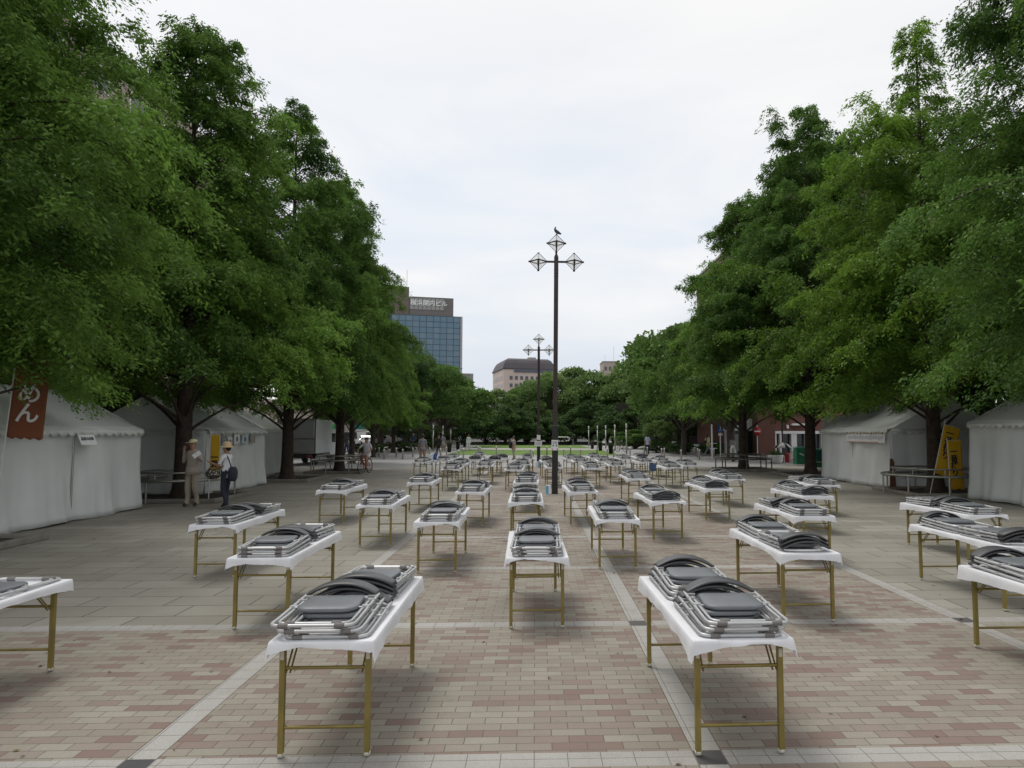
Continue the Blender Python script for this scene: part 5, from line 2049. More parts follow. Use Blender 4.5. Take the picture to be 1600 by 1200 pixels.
b.box((-8.2, 7, Ht + 2.5), (11.6, 12, 5.0))
b.build('sign_block', M['greyclad'], tw_)
b = MB()
b.box((-9.4, 0.95, Ht + 3.1), (9.2, 0.12, 3.0))
lo_ = b.build('louver_panel', M['louver'], tw_)
b = MB()
for k in range(9):
    b.box((-13.9 + k * 1.12, 0.86, Ht + 3.1), (0.09, 0.06, 3.0))
b.build('louver_frame', M['mullion'], lo_)
lettering('横浜関内ビル', 1.62, M['white'], tw_, (-8.9, 0.74, Ht + 3.25), depth=0.03, bold=0.03)
b = MB()
b.box((-17.4, 7, Ht + 3.7), (6.6, 12.6, 7.4))
b.build('brown_core', M['brownclad'], tw_)
b = MB()
b.tube([(-14.6, 3, Ht + 7.3), (-14.6, 3, Ht + 12.5)], 0.06, 5)
b.tube([(-16.6, 3, Ht + 7.3), (-16.6, 3, Ht + 9)], 0.04, 5)
for q in range(3):
    b.tube([(-17.2, 3, Ht + 8.2 + q * .35), (-16.0, 3, Ht + 8.2 + q * .35)], 0.03, 4)
b.build('antenna', M['steel'], tw_)
b = MB()
b.box((1.5, 12, 9), (5, 9, 18))
b.build('annex_wall', M['concrete'], tw_)

# mansard roofed building
c = at_depth(786.5, 600, 260)
mb_ = thing('mansard_building', 'pinkish stone building with a dark curved mansard roof', 'building', (c.x, 260, 0), R(14))
Wm, Dm, He = 20.4, 22, 26.2
b = MB()
b.box((Wm / 2, Dm / 2, He / 2), (Wm, Dm, He))
b.build('wall', M['pinkstone'], mb_)
b = MB()


def rect(i, z):
    return [(i, i, z), (Wm - i, i, z), (Wm - i, Dm - i, z), (i, Dm - i, z)]


b.loft([rect(-0.25, He - 0.5), rect(-0.3, He - 0.1), rect(0.15, He + 1.0), rect(0.6, He + 2.1), rect(1.3, He + 3.2), rect(2.3, He + 3.9)], 0, False)
rf = b.build('roof', M['slate'], mb_)
b = MB()
b.box((13.2, 9, He + 4.5), (3.0, 3, 1.2))
b.build('roof_box', M['concrete'], rf)
b = MB()
b.box((Wm * 0.58, -0.2, He - 1.0), (Wm * 0.75, 0.5, 1.1))
b.build('eave_band', mat('blue_grey_band', (0.10, 0.11, 0.14), 0.6), mb_)
for r in range(3):
    for k in range(8):
        b = MB()
        b.box((3.0 + k * 2.05, -0.02, He - 3.8 - r * 2.9), (1.15, 0.12, 1.45))
        b.build('window', M['winglass'], mb_)
    for k in range(8):
        b = MB()
        b.box((-0.02, 2.4 + k * 2.4, He - 3.8 - r * 2.9), (0.12, 1.15, 1.45))
        b.build('window', M['winglass'], mb_)

# small beige rooftop beyond the trees
c = at_depth(953.5, 600, 230)
bb_ = thing('beige_building', 'small beige block with antennas just above the far trees', 'building', (c.x, 230, 0), 0)
b = MB()
b.box((0, 5, 12.75), (5.0, 10, 25.5))
b.build('wall', M['beigewall'], bb_)
b = MB()
b.box((0, 5, 25.6), (5.3, 10.3, 0.3))
b.build('roof', M['concrete'], bb_)
b = MB()
b.tube([(1.5, 2, 25.7), (1.5, 2, 31)], 0.06, 4)
b.tube([(-1.5, 2, 25.7), (-1.5, 2, 28)], 0.05, 4)
b.build('antenna', M['steel'], bb_)
for r in range(3):
    for k in range(3):
        b = MB()
        b.box((-1.5 + k * 1.5, -0.02, 23.2 - r * 3), (0.8, 0.1, 1.3))
        b.build('window', M['winglass'], bb_)
# a pale long building hidden low behind the far trees
c = at_depth(845, 600, 150)
pb2 = thing('pale_building', 'pale grey building glimpsed low between the far tree crowns', 'building', (-16, 150, 0), 0)
b = MB()
b.box((22, 6, 5.2), (60, 10, 10.4))
b.build('wall', M['concrete'], pb2)
for k in range(22):
    b = MB()
    b.box((-6 + k * 2.6, 0.96, 7.4), (1.5, 0.12, 1.6))
    b.build('window', M['winglass'], pb2)

# brown apartment block above the right trees
ab = thing('apartment_block', 'brown apartment block edge showing left of the right redwoods', 'building', (25.6, 62, 0), 0)
b = MB()
b.box((8, 22, 13), (16, 44.5, 26))
b.build('wall', mat('brown_tile_wall', (0.22, 0.15, 0.12), 0.8, 0, 0.1, 0.5), ab)
b = MB()
b.box((8, 22, 26.15), (16.4, 44.9, 0.3))
b.build('roof', M['concrete'], ab)
for r in range(7):
    for k in range(9):
        b = MB()
        b.box((-0.02, 2.5 + k * 4.8, 4 + r * 3.2), (0.1, 2.2, 1.5))
        b.build('window', M['winglass'], ab)

# pinkish block behind the left trees
lb_ = thing('pink_building', 'pinkish beige building glimpsed through the left trees', 'building', (-27, 14, 0), 0)
b = MB()
b.box((-8, 24, 13), (16, 48, 26))
b.build('wall', mat('pinkish_tile_wall', (0.40, 0.32, 0.29), 0.85, 0, 0.08, 0.3), lb_)
for r in range(7):
    for k in range(11):
        b = MB()
        b.box((0.03, 2.5 + k * 4.2, 3.4 + r * 3.4), (0.08, 2.0, 1.5))
        wf = b.build('window', M['white'], lb_)
        b = MB()
        b.box((0.075, 2.5 + k * 4.2, 3.4 + r * 3.4), (0.03, 1.75, 1.25))
        b.build('pane', M['winglass'], wf)

# brick shop on the right
sh = thing('brick_shop', 'red brick corner shop with white framed windows behind the right bench', 'building', (0, 56, 0), 0)


def bxp(u0, u1, z0, z1, y, th, m, nm, par=None):
    x0, x1 = at_depth(u0, 600, 56 + y).x, at_depth(u1, 600, 56 + y).x
    bb = MB()
    bb.box(((x0 + x1) / 2, y + th / 2, (z0 + z1) / 2), (x1 - x0, th, z1 - z0))
    return bb.build(nm, m, par or sh)


bxp(1128, 1420, 0, 8.5, 1.2, 9, M['brick'], 'wall')
bxp(1183, 1209, 0, 8.5, -0.6, 1.7, M['brick'], 'brick_pier')
bxp(1130, 1182, 2.0, 3.0, 0.9, 0.25, M['white'], 'fascia')
bxp(1136, 1158, 0.1, 1.95, 0.95, 0.2, M['winglass'], 'window')
bxp(1162, 1176, 0.1, 1.95, 0.95, 0.2, M['darkgap'], 'door')
bxp(1158, 1162, 0.0, 2.0, 0.85, 0.3, M['white'], 'column')
bxp(1143, 1152, 0.3, 1.7, 0.9, 0.04, M['concrete'], 'poster')
bxp(1209.5, 1330, 1.75, 1.98, 0.5, 0.6, M['white'], 'beam')
for u0, u1 in ((1209.5, 1211.5), (1216.5, 1221.5), (1234.5, 1243), (1257, 1260), (1281, 1288)):
    bxp(u0, u1, 0, 1.745, 0.55, 0.5, M['white'], 'column')
for u0, u1 in ((1211.5, 1216.5), (1221.5, 1234.5), (1243, 1257), (1260, 1281)):
    bxp(u0, u1, 0.05, 1.74, 1.0, 0.15, M['glassdark'], 'window')
bxp(1236, 1258, 2.45, 2.62, 0.75, 0.4, M['white'], 'ledge')
bxp(1228, 1231, 2.2, 2.5, 0.9, 0.25, M['white'], 'wall_lamp')
for k in range(5):
    bxp(1212 + k * 24, 1226 + k * 24, 4.2, 6.0, 1.1, 0.15, M['winglass'], 'window')

# low white and red shop row in the shade on the right, teal shop on the left
rs = thing('shop_row', 'low shop row with pale panels and red brick behind the right trees', 'building', (14, 100, 0), 0)
b = MB()
b.box((14, 4, 3.0), (32, 6, 6.0))
b.build('wall', mat('dark_shop_wall', (0.06, 0.05, 0.045), 0.8), rs)
for k, (u0, u1, m) in enumerate([(983, 1001, 'brick'), (1003, 1010, 'white'), (1012, 1022, 'brick'), (1037, 1047, 'concrete'), (1057, 1063, 'concrete'), (1063, 1071, 'brick'), (1089, 1099, 'concrete'), (1106, 1119, 'concrete')]):
    x0, x1 = at_depth(u0, 600, 100).x - 14, at_depth(u1, 600, 100).x - 14
    b = MB()
    b.box(((x0 + x1) / 2, 0.9, 1.4), (x1 - x0, 0.3, 2.8))
    b.build('shop_panel', M[m], rs)
ls = thing('corner_store', 'street store with a long green and white fascia on the far left', 'building', (-40, 108, 0), 0)
b = MB()
b.box((9, 5, 3.5), (36, 8, 7))
b.build('wall', M['beigewall'], ls)
b = MB()
b.box((16, 0.9, 2.75), (9, 0.3, 0.9))
b.build('fascia', mat('teal_fascia', (0.02, 0.22, 0.17), 0.5), ls)
b = MB()
b.box((16, 0.86, 2.15), (9, 0.3, 0.3))
b.build('fascia_stripe', M['white'], ls)
b = MB()
b.box((6.5, 0.9, 2.7), (4, 0.3, 0.8))
b.build('fascia', mat('green_fascia', (0.05, 0.3, 0.1), 0.5), ls)
b = MB()
b.box((2.6, 0.9, 2.7), (3, 0.3, 1.2))
b.build('fascia', M['yellow'], ls)
for k in range(8):
    b = MB()
    b.box((-6 + k * 3.6, 0.94, 1.1), (2.8, 0.2, 1.7))
    b.build('window', M['winglass'], ls)
bl = thing('blue_store', 'low pale blue building behind the left light posts', 'building', (-16.5, 116, 0), 0)
b = MB()
b.box((0, 3, 2.2), (7, 5, 4.4))
b.build('wall', mat('pale_teal_wall', (0.26, 0.36, 0.37), 0.7), bl)
b = MB()
b.box((0, 0.44, 1.1), (6, 0.2, 1.4))
b.build('window', mat('blue_window', (0.04, 0.09, 0.16), 0.2), bl)
b = MB()
b.box((0.5, 0.42, 2.9), (1.6, 0.2, 0.9))
b.build('window', M['concrete'], bl)


# ------------------------------------------------------------------ vehicles
def wheel(root, x, y, r, wd, nm='wheel'):
    b = MB()
    b.lathe([(r * 0.6, -wd / 2), (r * 0.94, -wd / 2), (r, -wd * 0.35), (r, wd * 0.35), (r * 0.94, wd / 2), (r * 0.6, wd / 2)], (0, 0, 0), 20)
    o = b.build('wheel', M['rubber'], root)
    o.location = (x, y, r)
    o.rotation_euler = (0, PI / 2, 0)
    b = MB()
    b.lathe([(r * 0.6, -wd * 0.52), (r * 0.5, -wd * 0.54), (0.02, -wd * 0.5), (0.02, wd * 0.5), (r * 0.5, wd * 0.54), (r * 0.6, wd * 0.52)], (0, 0, 0), 16)
    h_ = b.build('rim', M['steel'], o)


tk = thing('box_truck', 'white box truck with a grey tail lift parked beyond the left tents', 'truck', (-12.55, 39.6, 0), R(1.5))
M['truckw'] = mat('white_truck_panel', (0.62, 0.65, 0.68), 0.4, 0, 0.03, 1)
b = MB()
b.box((-1.05, 1.75, 1.66), (2.1, 3.5, 1.96))
b.build('cargo_box', M['truckw'], tk)
b = MB()
b.box((-1.05, -0.015, 2.05), (1.9, 0.03, 1.1))
b.build('rear_door', mat('grey_roller_door', (0.27, 0.28, 0.28), 0.5, 0, 0.05, 2), tk)
b = MB()
b.box((-1.05, -0.06, 1.1), (1.96, 0.06, 0.78))
for q in range(3):
    b.box((-1.05, -0.10, 0.86 + q * 0.24), (1.9, 0.02, 0.03))
b.build('tail_lift', mat('lift_metal', (0.33, 0.34, 0.34), 0.45, 0.3), tk)
b = MB()
b.box((-1.05, -0.07, 1.52), (2.1, 0.06, 0.06))
b.box((-1.05, -0.02, 2.66), (2.14, 0.08, 0.05))
for sx in (0, -2.1):
    b.box((sx - 0.0, -0.01, 1.66), (0.06, 0.06, 1.96))
b.build('frame_edge', M['darksteel'], tk)
b = MB()
b.box((-1.05, 2.4, 0.55), (1.0, 5.2, 0.22))
b.box((-1.05, -0.1, 0.52), (1.9, 0.1, 0.14))
b.build('chassis', M['black'], tk)
b = MB()
b.box((-1.05, -0.16, 0.55), (0.33, 0.015, 0.165))
b.build('number_plate', M['paper'], tk)
for sx in (-0.25, -1.85):
    b = MB()
    b.box((sx, -0.16, 0.54), (0.26, 0.03, 0.1))
    b.build('tail_light', M['red'], tk)
b = MB()
b.loft([[(-0.1, 3.65, z) if False else p_ for p_ in ((-0.12, 3.62, z), (-1.98, 3.62, z), (-1.98, yf, z), (-0.12, yf, z))] for z, yf in ((0.45, 5.1), (1.15, 5.15), (1.3, 5.1), (2.0, 4.75), (2.08, 4.6))], 0, False)
b.build('cab', M['truckw'], tk)
b = MB()
b.box((-0.115, 4.35, 1.55), (0.03, 0.8, 0.55))
b.build('window', M['glassdark'], tk)
for sx in (-0.27, -1.83):
    for y_ in (0.85, 4.3):
        wheel(tk, sx, y_, 0.36, 0.26)


def car(name, label, loc, rz, paint, L_=4.2, W_=1.7, H_=1.45, van=False):
    root = thing(name, label, 'van' if van else 'car', loc, rz, 'vehicles parked along the side streets')
    hl = L_ / 2
    if van:
        side = [(-hl, 0.35), (-hl, 1.0), (-hl + .1, H_ - .1), (-hl + .3, H_), (hl - 1.2, H_), (hl - .35, 1.05), (hl - .05, 0.9), (hl, 0.35)]
    else:
        side = [(-hl, 0.35), (-hl + .02, 0.85), (-hl + .25, 0.95), (-hl + .7, H_ - .06), (-hl + 1.1, H_), (hl - 1.9, H_), (hl - 1.1, 0.95), (hl - .15, 0.78), (hl, 0.6), (hl - .02, 0.35)]
    b = MB()
    rings = []
    for x_, s_ in ((-W_ / 2, 0.86), (-W_ / 2 + .08, 1.0), (W_ / 2 - .08, 1.0), (W_ / 2, 0.86)):
        ring = []
        for y_, z_ in side:
            zz = z_
            if s_ < 1 and z_ > 1.0:
                zz = z_ - 0.03
            ring.append((x_ * (0.86 if z_ > 1.05 and s_ < 1 else 1.0), y_, zz))
        rings.append(ring)
    b.loft(rings, 0, False)
    bd = b.build('body', paint, root)
    g = MB()
    zt = H_ - 0.1
    for sx in (-1, 1):
        g.box((sx * (W_ / 2 * 0.9), -0.15, (zt + 1.0) / 2), (0.16, L_ * 0.42, zt - 1.0), taper=0.9)
    g.build('side_window', M['glassdark'], root)
    g = MB()
    g.add([(-W_ * .38, hl - 1.16, 1.0), (W_ * .38, hl - 1.16, 1.0), (W_ * .35, hl - 1.86, zt), (-W_ * .35, hl - 1.86, zt)] if not van else [(-W_ * .42, hl - .37, 1.1), (W_ * .42, hl - .37, 1.1), (W_ * .4, hl - 1.13, zt), (-W_ * .4, hl - 1.13, zt)], [(0, 1, 2, 3)])
    o = g.build('windscreen', M['glassdark'], root)
    o.location = (0, 0.03, 0.02)
    for sx in (-1, 1):
        g = MB()
        g.box((sx * W_ * 0.36, hl - 0.02, 0.68), (0.34, 0.08, 0.14))
        g.build('headlight', M['white'], root)
        for y_ in (-hl + .8, hl - .8):
            wheel(root, sx * (W_ / 2 - .09), y_, 0.31, 0.2)
    g = MB()
    g.box((0, hl + .01, 0.45), (0.33, 0.02, 0.165))
    g.build('number_plate', M['paper'], root)
    return root


M['carwhite'] = mat('white_car_paint', (0.7, 0.7, 0.7), 0.25)
M['cardark'] = mat('dark_car_paint', (0.03, 0.033, 0.04), 0.25)
M['carsilver'] = mat('silver_car_paint', (0.4, 0.41, 0.43), 0.3, 0.4)
M['carred'] = mat('red_car_paint', (0.35, 0.05, 0.05), 0.3)
for u, v, Y, lb, m, rz, van in ((577, 0, 95, 'white van in the left street under the green fascia', 'carwhite', 170, True), (576, 0, 86, 'silver car facing the plaza in the left street', 'carsilver', 185, False),
                                (593.5, 0, 92, 'white car with a red front in the left street', 'carwhite', 100, False), (605, 0, 96, 'white car behind the dark left trunks', 'carwhite', 90, False),
                                (548, 0, 88, 'white van behind the jeans-wearing person', 'carwhite', 95, True), (1079, 0, 78, 'dark car parked in the shade on the right', 'cardark', 100, False),
                                (1117, 0, 62, 'dark car with white bumper behind the white pole', 'cardark', 100, False)):
    x_ = at_depth(u, 600, Y).x
    car('parked_van' if van else 'parked_car', lb, (x_, Y, 0.006), R(rz), M[m], 4.4 if van else 4.1, 1.75, 1.95 if van else 1.45, van)


def scooter(label, loc, rz, m):
    root = thing('motor_scooter', label, 'scooter', loc, rz, 'parked scooters')
    for y_ in (0.6, -0.55):
        b = MB()
        b.tube([(0, y_ + .2 * math.cos(2 * PI * k / 20), .23 + .2 * math.sin(2 * PI * k / 20)) for k in range(20)], 0.05, 8, True)
        b.lathe([(0.12, -.02), (0.12, .02)], (0, 0, 0), 10)
        b.build('wheel', M['rubber'], root)
    b = MB()
    b.loft([[(w_ * math.cos(a), y_, z_ + h_ * math.sin(a)) for a in [2 * PI * j / 10 for j in range(10)]] for y_, z_, w_, h_ in ((-.85, .62, .06, .06), (-.6, .58, .17, .16), (-.25, .5, .19, .19), (-.05, .33, .17, .08), (.25, .3, .16, .06), (.35, .45, .17, .16), (.42, .7, .19, .2), (.48, .92, .14, .12), (.5, 1.02, .05, .05))])
    b.build('body', m, root)
    b = MB()
    b.loft([[(w_ * math.cos(a), y_, z_ + .06 * math.sin(a)) for a in [2 * PI * j / 10 for j in range(10)]] for y_, z_, w_ in ((-.75, .76, .05), (-.6, .76, .14), (-.2, .74, .14), (-.05, .72, .05))])
    b.build('saddle', M['black'], root)
    b = MB()
    b.tube([(0, .6, .23), (0, .48, .9)], .03, 6)
    b.tube([(-.33, .36, 1.02), (0, .45, 1.0), (.33, .36, 1.02)], .018, 6)
    b.build('handlebar', M['darksteel'], root)
    b = MB()
    b.add([(-.2, .52, 1.0), (.2, .52, 1.0), (.17, .42, 1.38), (-.17, .42, 1.38)], [(0, 1, 2, 3)])
    b.build('windshield', GLASS, root)
    b = MB()
    b.ball((0, .58, .9), [.07, .04, .05], 8)
    b.build('headlight', M['white'], root)
    return root


p = ground(1146, 721)
scooter('white scooter parked behind the right pipe bench', (p.x, p.y, 0.01), R(160), M['carwhite'])
for u, v, lb, rz, m in ((570, 708, 'dark motorcycle parked beside the dark left trunk', 150, 'cardark'), (582, 706, 'silver scooter parked at the head of the left bollards', 120, 'carsilver'), (556, 707, 'dark scooter half hidden behind the cyclist', 170, 'cardark')):
    p = ground(u, v)
    scooter(lb, (p.x, p.y, 0.01), R(rz), M[m])


# ------------------------------------------------------------------ street signs, signals
def disc(root, r, z, m, nm='plate', y=-0.05, th=0.02):
    b = MB()
    b.lathe([(r, -th / 2), (r, th / 2)], (0, 0, 0), 24)
    o = b.build(nm, m, root)
    o.location = (0, y, z)
    o.rotation_euler = (PI / 2, 0, 0)
    return o


def pole(root, h, r, m):
    b = MB()
    b.tube([(0, 0, 0), (0, 0, h)], r, 8)
    return b.build('post', m, root)


x_ = at_depth(1181.5, 600, 50).x
s1 = thing('road_sign', 'round red no entry sign with a white bar', 'road sign', (x_, 50, 0))
pole(s1, 2.4, 0.035, M['white'])
d_ = disc(s1, 0.31, 1.95, M['red'])
b = MB()
b.box((0, -0.068, 1.95), (0.42, 0.012, 0.1))
b.build('bar', M['white'], s1)
x_ = at_depth(1124, 600, 48).x
s2 = thing('road_sign', 'blue rectangular pedestrian crossing sign on a white post', 'road sign', (x_, 48, 0))
pole(s2, 2.6, 0.035, M['white'])
b = MB()
b.box((0, -0.05, 2.2), (0.36, 0.02, 0.62))
b.build('plate', M['blue'], s2)
b = MB()
b.tube([(0, -.068, 2.12), (0, -.068, 2.32)], 0.03, 6)
b.tube([(0, -.068, 2.12), (-.07, -.068, 1.98)], 0.02, 6)
b.tube([(0, -.068, 2.12), (.07, -.068, 1.98)], 0.02, 6)
b.ball((0, -.068, 2.4), .04, 8)
b.build('walking_figure', M['white'], s2)
b = MB()
b.box((0, -0.05, 1.74), (0.3, 0.02, 0.16))
b.build('small_plate', M['white'], s2)
p = ground(1113, 718)
s3 = thing('white_pole', 'white pole with two short cross bars beside the lime shirted person', 'pole', (p.x, p.y, 0))
pole(s3, 2.45, 0.06, M['white'])
b = MB()
for z_ in (0.78, 1.12):
    b.box((0.1, 0, z_), (0.5, 0.05, 0.04))
b.build('cross_bar', M['white'], s3)
x_ = at_depth(1132, 600, 52).x
s4 = thing('street_light', 'grey street light pole with a short cross arm behind the bench', 'street light', (x_, 52, 0))
pole(s4, 3.1, 0.08, M['concrete'])
b = MB()
b.tube([(-.3, 0, 3.0), (.45, 0, 3.05)], .03, 6)
b.ball((0, 0, 3.12), .1, 8)
b.build('arm', M['concrete'], s4)
x_ = at_depth(616.5, 600, 78).x
s5 = thing('road_sign', 'blue arrow sign on a white post under the dark left trees', 'road sign', (x_, 78, 0))
pole(s5, 2.0, 0.1, M['white'])
b = MB()
b.box((-.15, -.12, 2.25), (0.5, .03, .4))
b.build('plate', M['blue'], s5)
b = MB()
b.box((0.1, -.14, 2.2), (0.45, .03, .1))
b.build('arrow', M['white'], s5)


def signal(label, u, v, Y, colr, strength, h):
    pt = at_depth(u, v, Y)
    root = thing('traffic_light', label, 'traffic light', (pt.x, Y, 0))
    pole(root, pt.z + 0.8, 0.07, M['concrete'])
    b = MB()
    b.box((0.0, -0.2, pt.z + 0.05), (0.42, 0.25, 0.95))
    b.build('housing', M['black'], root)
    disc(root, 0.16, pt.z - 0.18, mat('lit_signal_' + label.split()[0], (*colr, 1), 0.5, emit=(*colr, strength)), 'lit_lens', -0.34)
    disc(root, 0.15, pt.z + 0.25, M['darkgap'], 'dark_lens', -0.34)
    return root


signal('green traffic light showing above the white truck', 494, 657, 62, (0.05, 0.9, 0.5), 1.6, 3)
signal('red traffic light in front of the far dark trees', 782, 670, 112, (1.0, 0.12, 0.04), 2.0, 3)

# ------------------------------------------------------------------ things by the right shop
p = ground(1215.5, 724.5)
r_ = thing('flower_tub', 'wide white flower tub in front of the brick shop', 'planter', (p.x, p.y + .4, 0.01))
b = MB()
b.lathe([(0.36, 0), (0.42, 0.1), (0.46, 0.44), (0.47, 0.5), (0.42, 0.5), (0.41, 0.42)], (0, 0, 0), 20)
b.build('tub', M['white'], r_)
rg = np.random.RandomState(4)
P_ = rg.normal(0, 1, (700, 3)) * np.array([.2, .2, .09]) + np.array([0, 0, .56])
me = leaf_mesh('plant', P_, rg.normal(0, 1, (700, 3)) + np.array([0, 0, .6]), rg.normal(0, 1, (700, 3)), rg.uniform(.05, .13, 700), rg.uniform(.03, .06, 700), rg.rand(700), M['leafC'])
o = bpy.data.objects.new('plant', me)
col.objects.link(o)
o.parent = r_
p = ground(1228, 724)
r_ = thing('parasol', 'small black and white parasol on a dark pole before the shop', 'parasol', (p.x, p.y + .5, 0.01))
pole(r_, 2.9, 0.05, M['black'])
b = MB()
b.loft([[(s * math.cos(a) * .55, s * math.sin(a) * .55, z_) for a in [2 * PI * j / 12 for j in range(12)]] for s, z_ in ((1.0, .92), (.6, 1.14), (.08, 1.26))], 0)
for i, f in enumerate(b.f):
    if i % 3 == 0:
        b.m[i] = 1
cn_ = b.build('canopy', [M['white'], M['blackcloth']], r_)
b = MB()
b.lathe([(.08, 0), (.1, .1), (.06, .22), (.03, .3)], (0, 0, 2.85), 10)
b.build('finial_lamp', M['white'], r_)
p = ground(1230.5, 722.5)
r_ = thing('red_bin', 'red cylindrical bin below the parasol', 'bin', (p.x, p.y, 0.01))
b = MB()
b.lathe([(0.15, 0), (0.16, 0.05), (0.16, 0.5), (0.14, 0.56), (0.05, 0.6)], (0, 0, 0), 16)
b.build('drum', M['red'], r_)
b = MB()
b.lathe([(0.165, 0.44), (0.165, 0.47)], (0, 0, 0), 16)
b.build('band', M['black'], r_)
p = ground(1240.5, 722)
r_ = thing('white_cart', 'small white cart with a round lid between red bin and green cage', 'cart', (p.x, p.y, 0.01))
b = MB()
b.box((0.0, 0, .38), (.36, .3, .34))
for sx in (-.17, .17):
    b.box((sx, 0, .1), (.04, .3, .2))
b.build('box', M['white'], r_)
b = MB()
b.ball((.02, 0, .66), [.25, .2, .07], 12)
b.build('lid', M['white'], r_)


def cage(u, v, w_, d_, h_, label, sack):
    p = ground(u, v)
    root = thing('mesh_cage', label, 'cage', (p.x, p.y + d_ / 2, 0.01), 0, 'green mesh collection cages')
    b = MB()
    b.box((0, 0, .06 + (h_ - .1) / 2), (w_ - .05, d_ - .05, h_ - .1))
    b.build('net', M['green'], root)
    b = MB()
    for sx in (-1, 1):
        for sy in (-1, 1):
            b.tube([(sx * w_ / 2, sy * d_ / 2, 0), (sx * w_ / 2, sy * d_ / 2, h_)], .018, 6)
    for z_ in (.08, h_ / 2, h_):
        b.tube([(-w_ / 2, -d_ / 2, z_), (w_ / 2, -d_ / 2, z_), (w_ / 2, d_ / 2, z_), (-w_ / 2, d_ / 2, z_)], .014, 6, True)
    b.build('frame', mat('green_frame', (.015, .22, .12), .5), root)
    if sack:
        b = MB()
        b.ball((.08, -d_ / 2 + .02, .62), [.2, .09, .33], 12)
        b.build('sack', mat('blue_sack', (.03, .13, .3), .6), root)
        b = MB()
        b.box((0, -d_ / 2 - .07, .36), (w_, .02, .03))
        b.build('white_strap', M['white'], root)
    else:
        b = MB()
        b.box((-.05, -d_ / 2 - .02, .66), (.1, .015, .06))
        b.box((.07, -d_ / 2 - .02, .6), (.14, .015, .05))
        b.build('tags', M['white'], root)
    return root


cage(1252.5, 727.5, .55, .5, 1.05, 'green mesh cage with white tags left of the tent-side trunk', False)
cage(1284.5, 733, .62, .5, 1.05, 'green mesh cage holding a blue sack beside the right tent', True)
r_ = thing('white_screen', 'tall plain white screen standing behind the right tent', 'screen', (12.55, 29.4, 0))
b = MB()
b.box((1.5, .05, 1.9), (3.0, .06, 1.5))
b.build('panel', M['white'], r_)
b = MB()
for x_ in (.06, 1.5, 2.94):
    b.tube([(x_, .13, 0), (x_, .13, 2.6)], .025, 8)
b.build('frame', M['steel'], r_)
p = ground(1399, 771)
r_ = thing('board_stack', 'reddish brown boards leaning at the corner of the right tent', 'boards', (11.75, 22.35, 0.008), R(10))
rr2 = random.Random(2)
for k in range(3):
    b = MB()
    b.box((0, 0, .52), (.12, .02, 1.05 - .1 * k))
    o = b.build('board', mat('brown_board', (.16, .075, .045), .8, 0, .2, 8), r_)
    o.location = (.02 + .09 * k, .03 * k, 0)
    o.rotation_euler = (R(-6), R(7 - 3 * k), 0)
b = MB()
b.box((.15, .1, .06), (.7, .4, .1))
b.build('base_plank', M['wood_under'], r_)

# ------------------------------------------------------------------ small things left on the plaza
def cloth_bundle(label, loc, sx, sy, sz, seed):
    rg = np.random.RandomState(seed)
    b = MB()
    for q in range(3):
        w_, d_ = sx * (1 - .08 * q), sy * (1 - .1 * q)
        n = 24
        rings = []
        for s, z_ in ((.92, 0), (1, .3), (1, .7), (.9, 1)):
            rings.append([(s * w_ / 2 * math.copysign(abs(math.cos(a)) ** .45, math.cos(a)) * (1 + .05 * math.sin(5 * a + seed + q)), s * d_ / 2 * math.copysign(abs(math.sin(a)) ** .45, math.sin(a)), sz / 3 * (q + z_) + .01 * math.sin(3 * a + q)) for a in [2 * PI * j / n for j in range(n)]])
        b.loft(rings)
    o = b.build('cloth_bundle', M['cloth'])
    o.location = loc
    return tag(o, label, 'cloth', 'folded white cloths left on the ground')


p = ground(903, 769)
cloth_bundle('folded white cloths lying right of the near lamp post base', (p.x, p.y, .01), 1.0, .5, .17, 1)
p = ground(833, 731)
cloth_bundle('white cloth heap lying left of the farther lamp post base', (p.x - .2, p.y, .01), .55, .5, .16, 5)


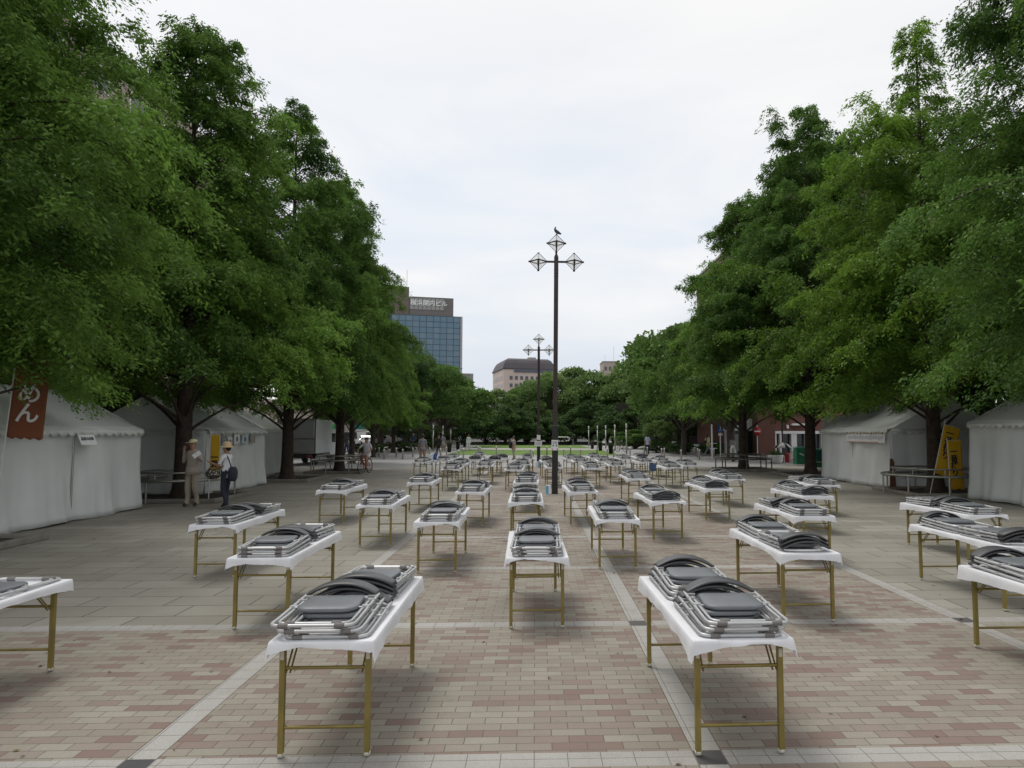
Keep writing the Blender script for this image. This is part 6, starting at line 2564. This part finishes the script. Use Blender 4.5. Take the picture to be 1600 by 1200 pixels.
def carton(name, label, cat, loc, s, m, m2):
    r_ = thing(name, label, cat, loc)
    b = MB()
    b.box((0, 0, s[2] / 2), s)
    b.build('box', m, r_)
    b = MB()
    b.box((s[0] * .26, 0, s[2] / 2), (s[0] * .5, s[1] + .008, s[2] + .006))
    b.build('side_band', m2, r_)
    b = MB()
    b.box((0, 0, s[2] + .012), (s[0] * .9, s[1] * .9, .018))
    b.build('flap', M['paper'], r_)
    return r_


carton('carton', 'sky blue carton against the near lamp post base', 'carton', (pl.x - .20, pl.y - .02, .01), (.15, .16, .25), M['cyan'], M['paper'])
carton('carton', 'sky blue and white carton at the farther lamp post base', 'carton', (pl2.x - .02, pl2.y - .28, .01), (.3, .2, .28), M['paper'], M['cyan'])
p = ground(675.5, 746)
r_ = thing('water_jug', 'white box and deep blue bottle standing on a far left table', 'jug', (p.x - .05, p.y + .3, .724))
b = MB()
b.box((-.1, 0, .12), (.28, .2, .24))
b.build('white_box', M['paper'], r_)
b = MB()
b.lathe([(.06, 0), (.07, .05), (.07, .22), (.03, .29), (.03, .33)], (.12, 0, 0), 12)
b.build('bottle', M['blue'], r_)
p = ground(1010, 749)
strap_bag('', (p.x + .28, p.y - .02, .50), (.3, .12, .34), M['denim'], 'blue cloth bag hanging from a far right table end', 0, [(-.1, 0, .12), (0, .05, .24), (.1, 0, .12)])

# fallen leaves and crumbs of bark scattered over the paving
rg = np.random.RandomState(77)
n = 420
Pf = np.stack([rg.uniform(-9, 9, n), 2.5 + 20 * rg.rand(n) ** 1.3, np.full(n, 0.016)], 1)
Df = rg.normal(0, 1, (n, 3)) * np.array([1, 1, .12])
Sf = rg.normal(0, 1, (n, 3)) * np.array([1, 1, .1])
lf = rg.uniform(.015, .05, n)
me = leaf_mesh('fallen_leaves', Pf, Df, Sf, lf, lf * rg.uniform(.3, .6, n), rg.rand(n), foliage('dry_leaves', (0.05, 0.03, 0.018), (0.22, 0.16, 0.07), 0.1))
o = bpy.data.objects.new('fallen_leaves', me)
col.objects.link(o)
tag(o, 'small dry leaves and crumbs scattered over the paving', 'leaves', kind='stuff')
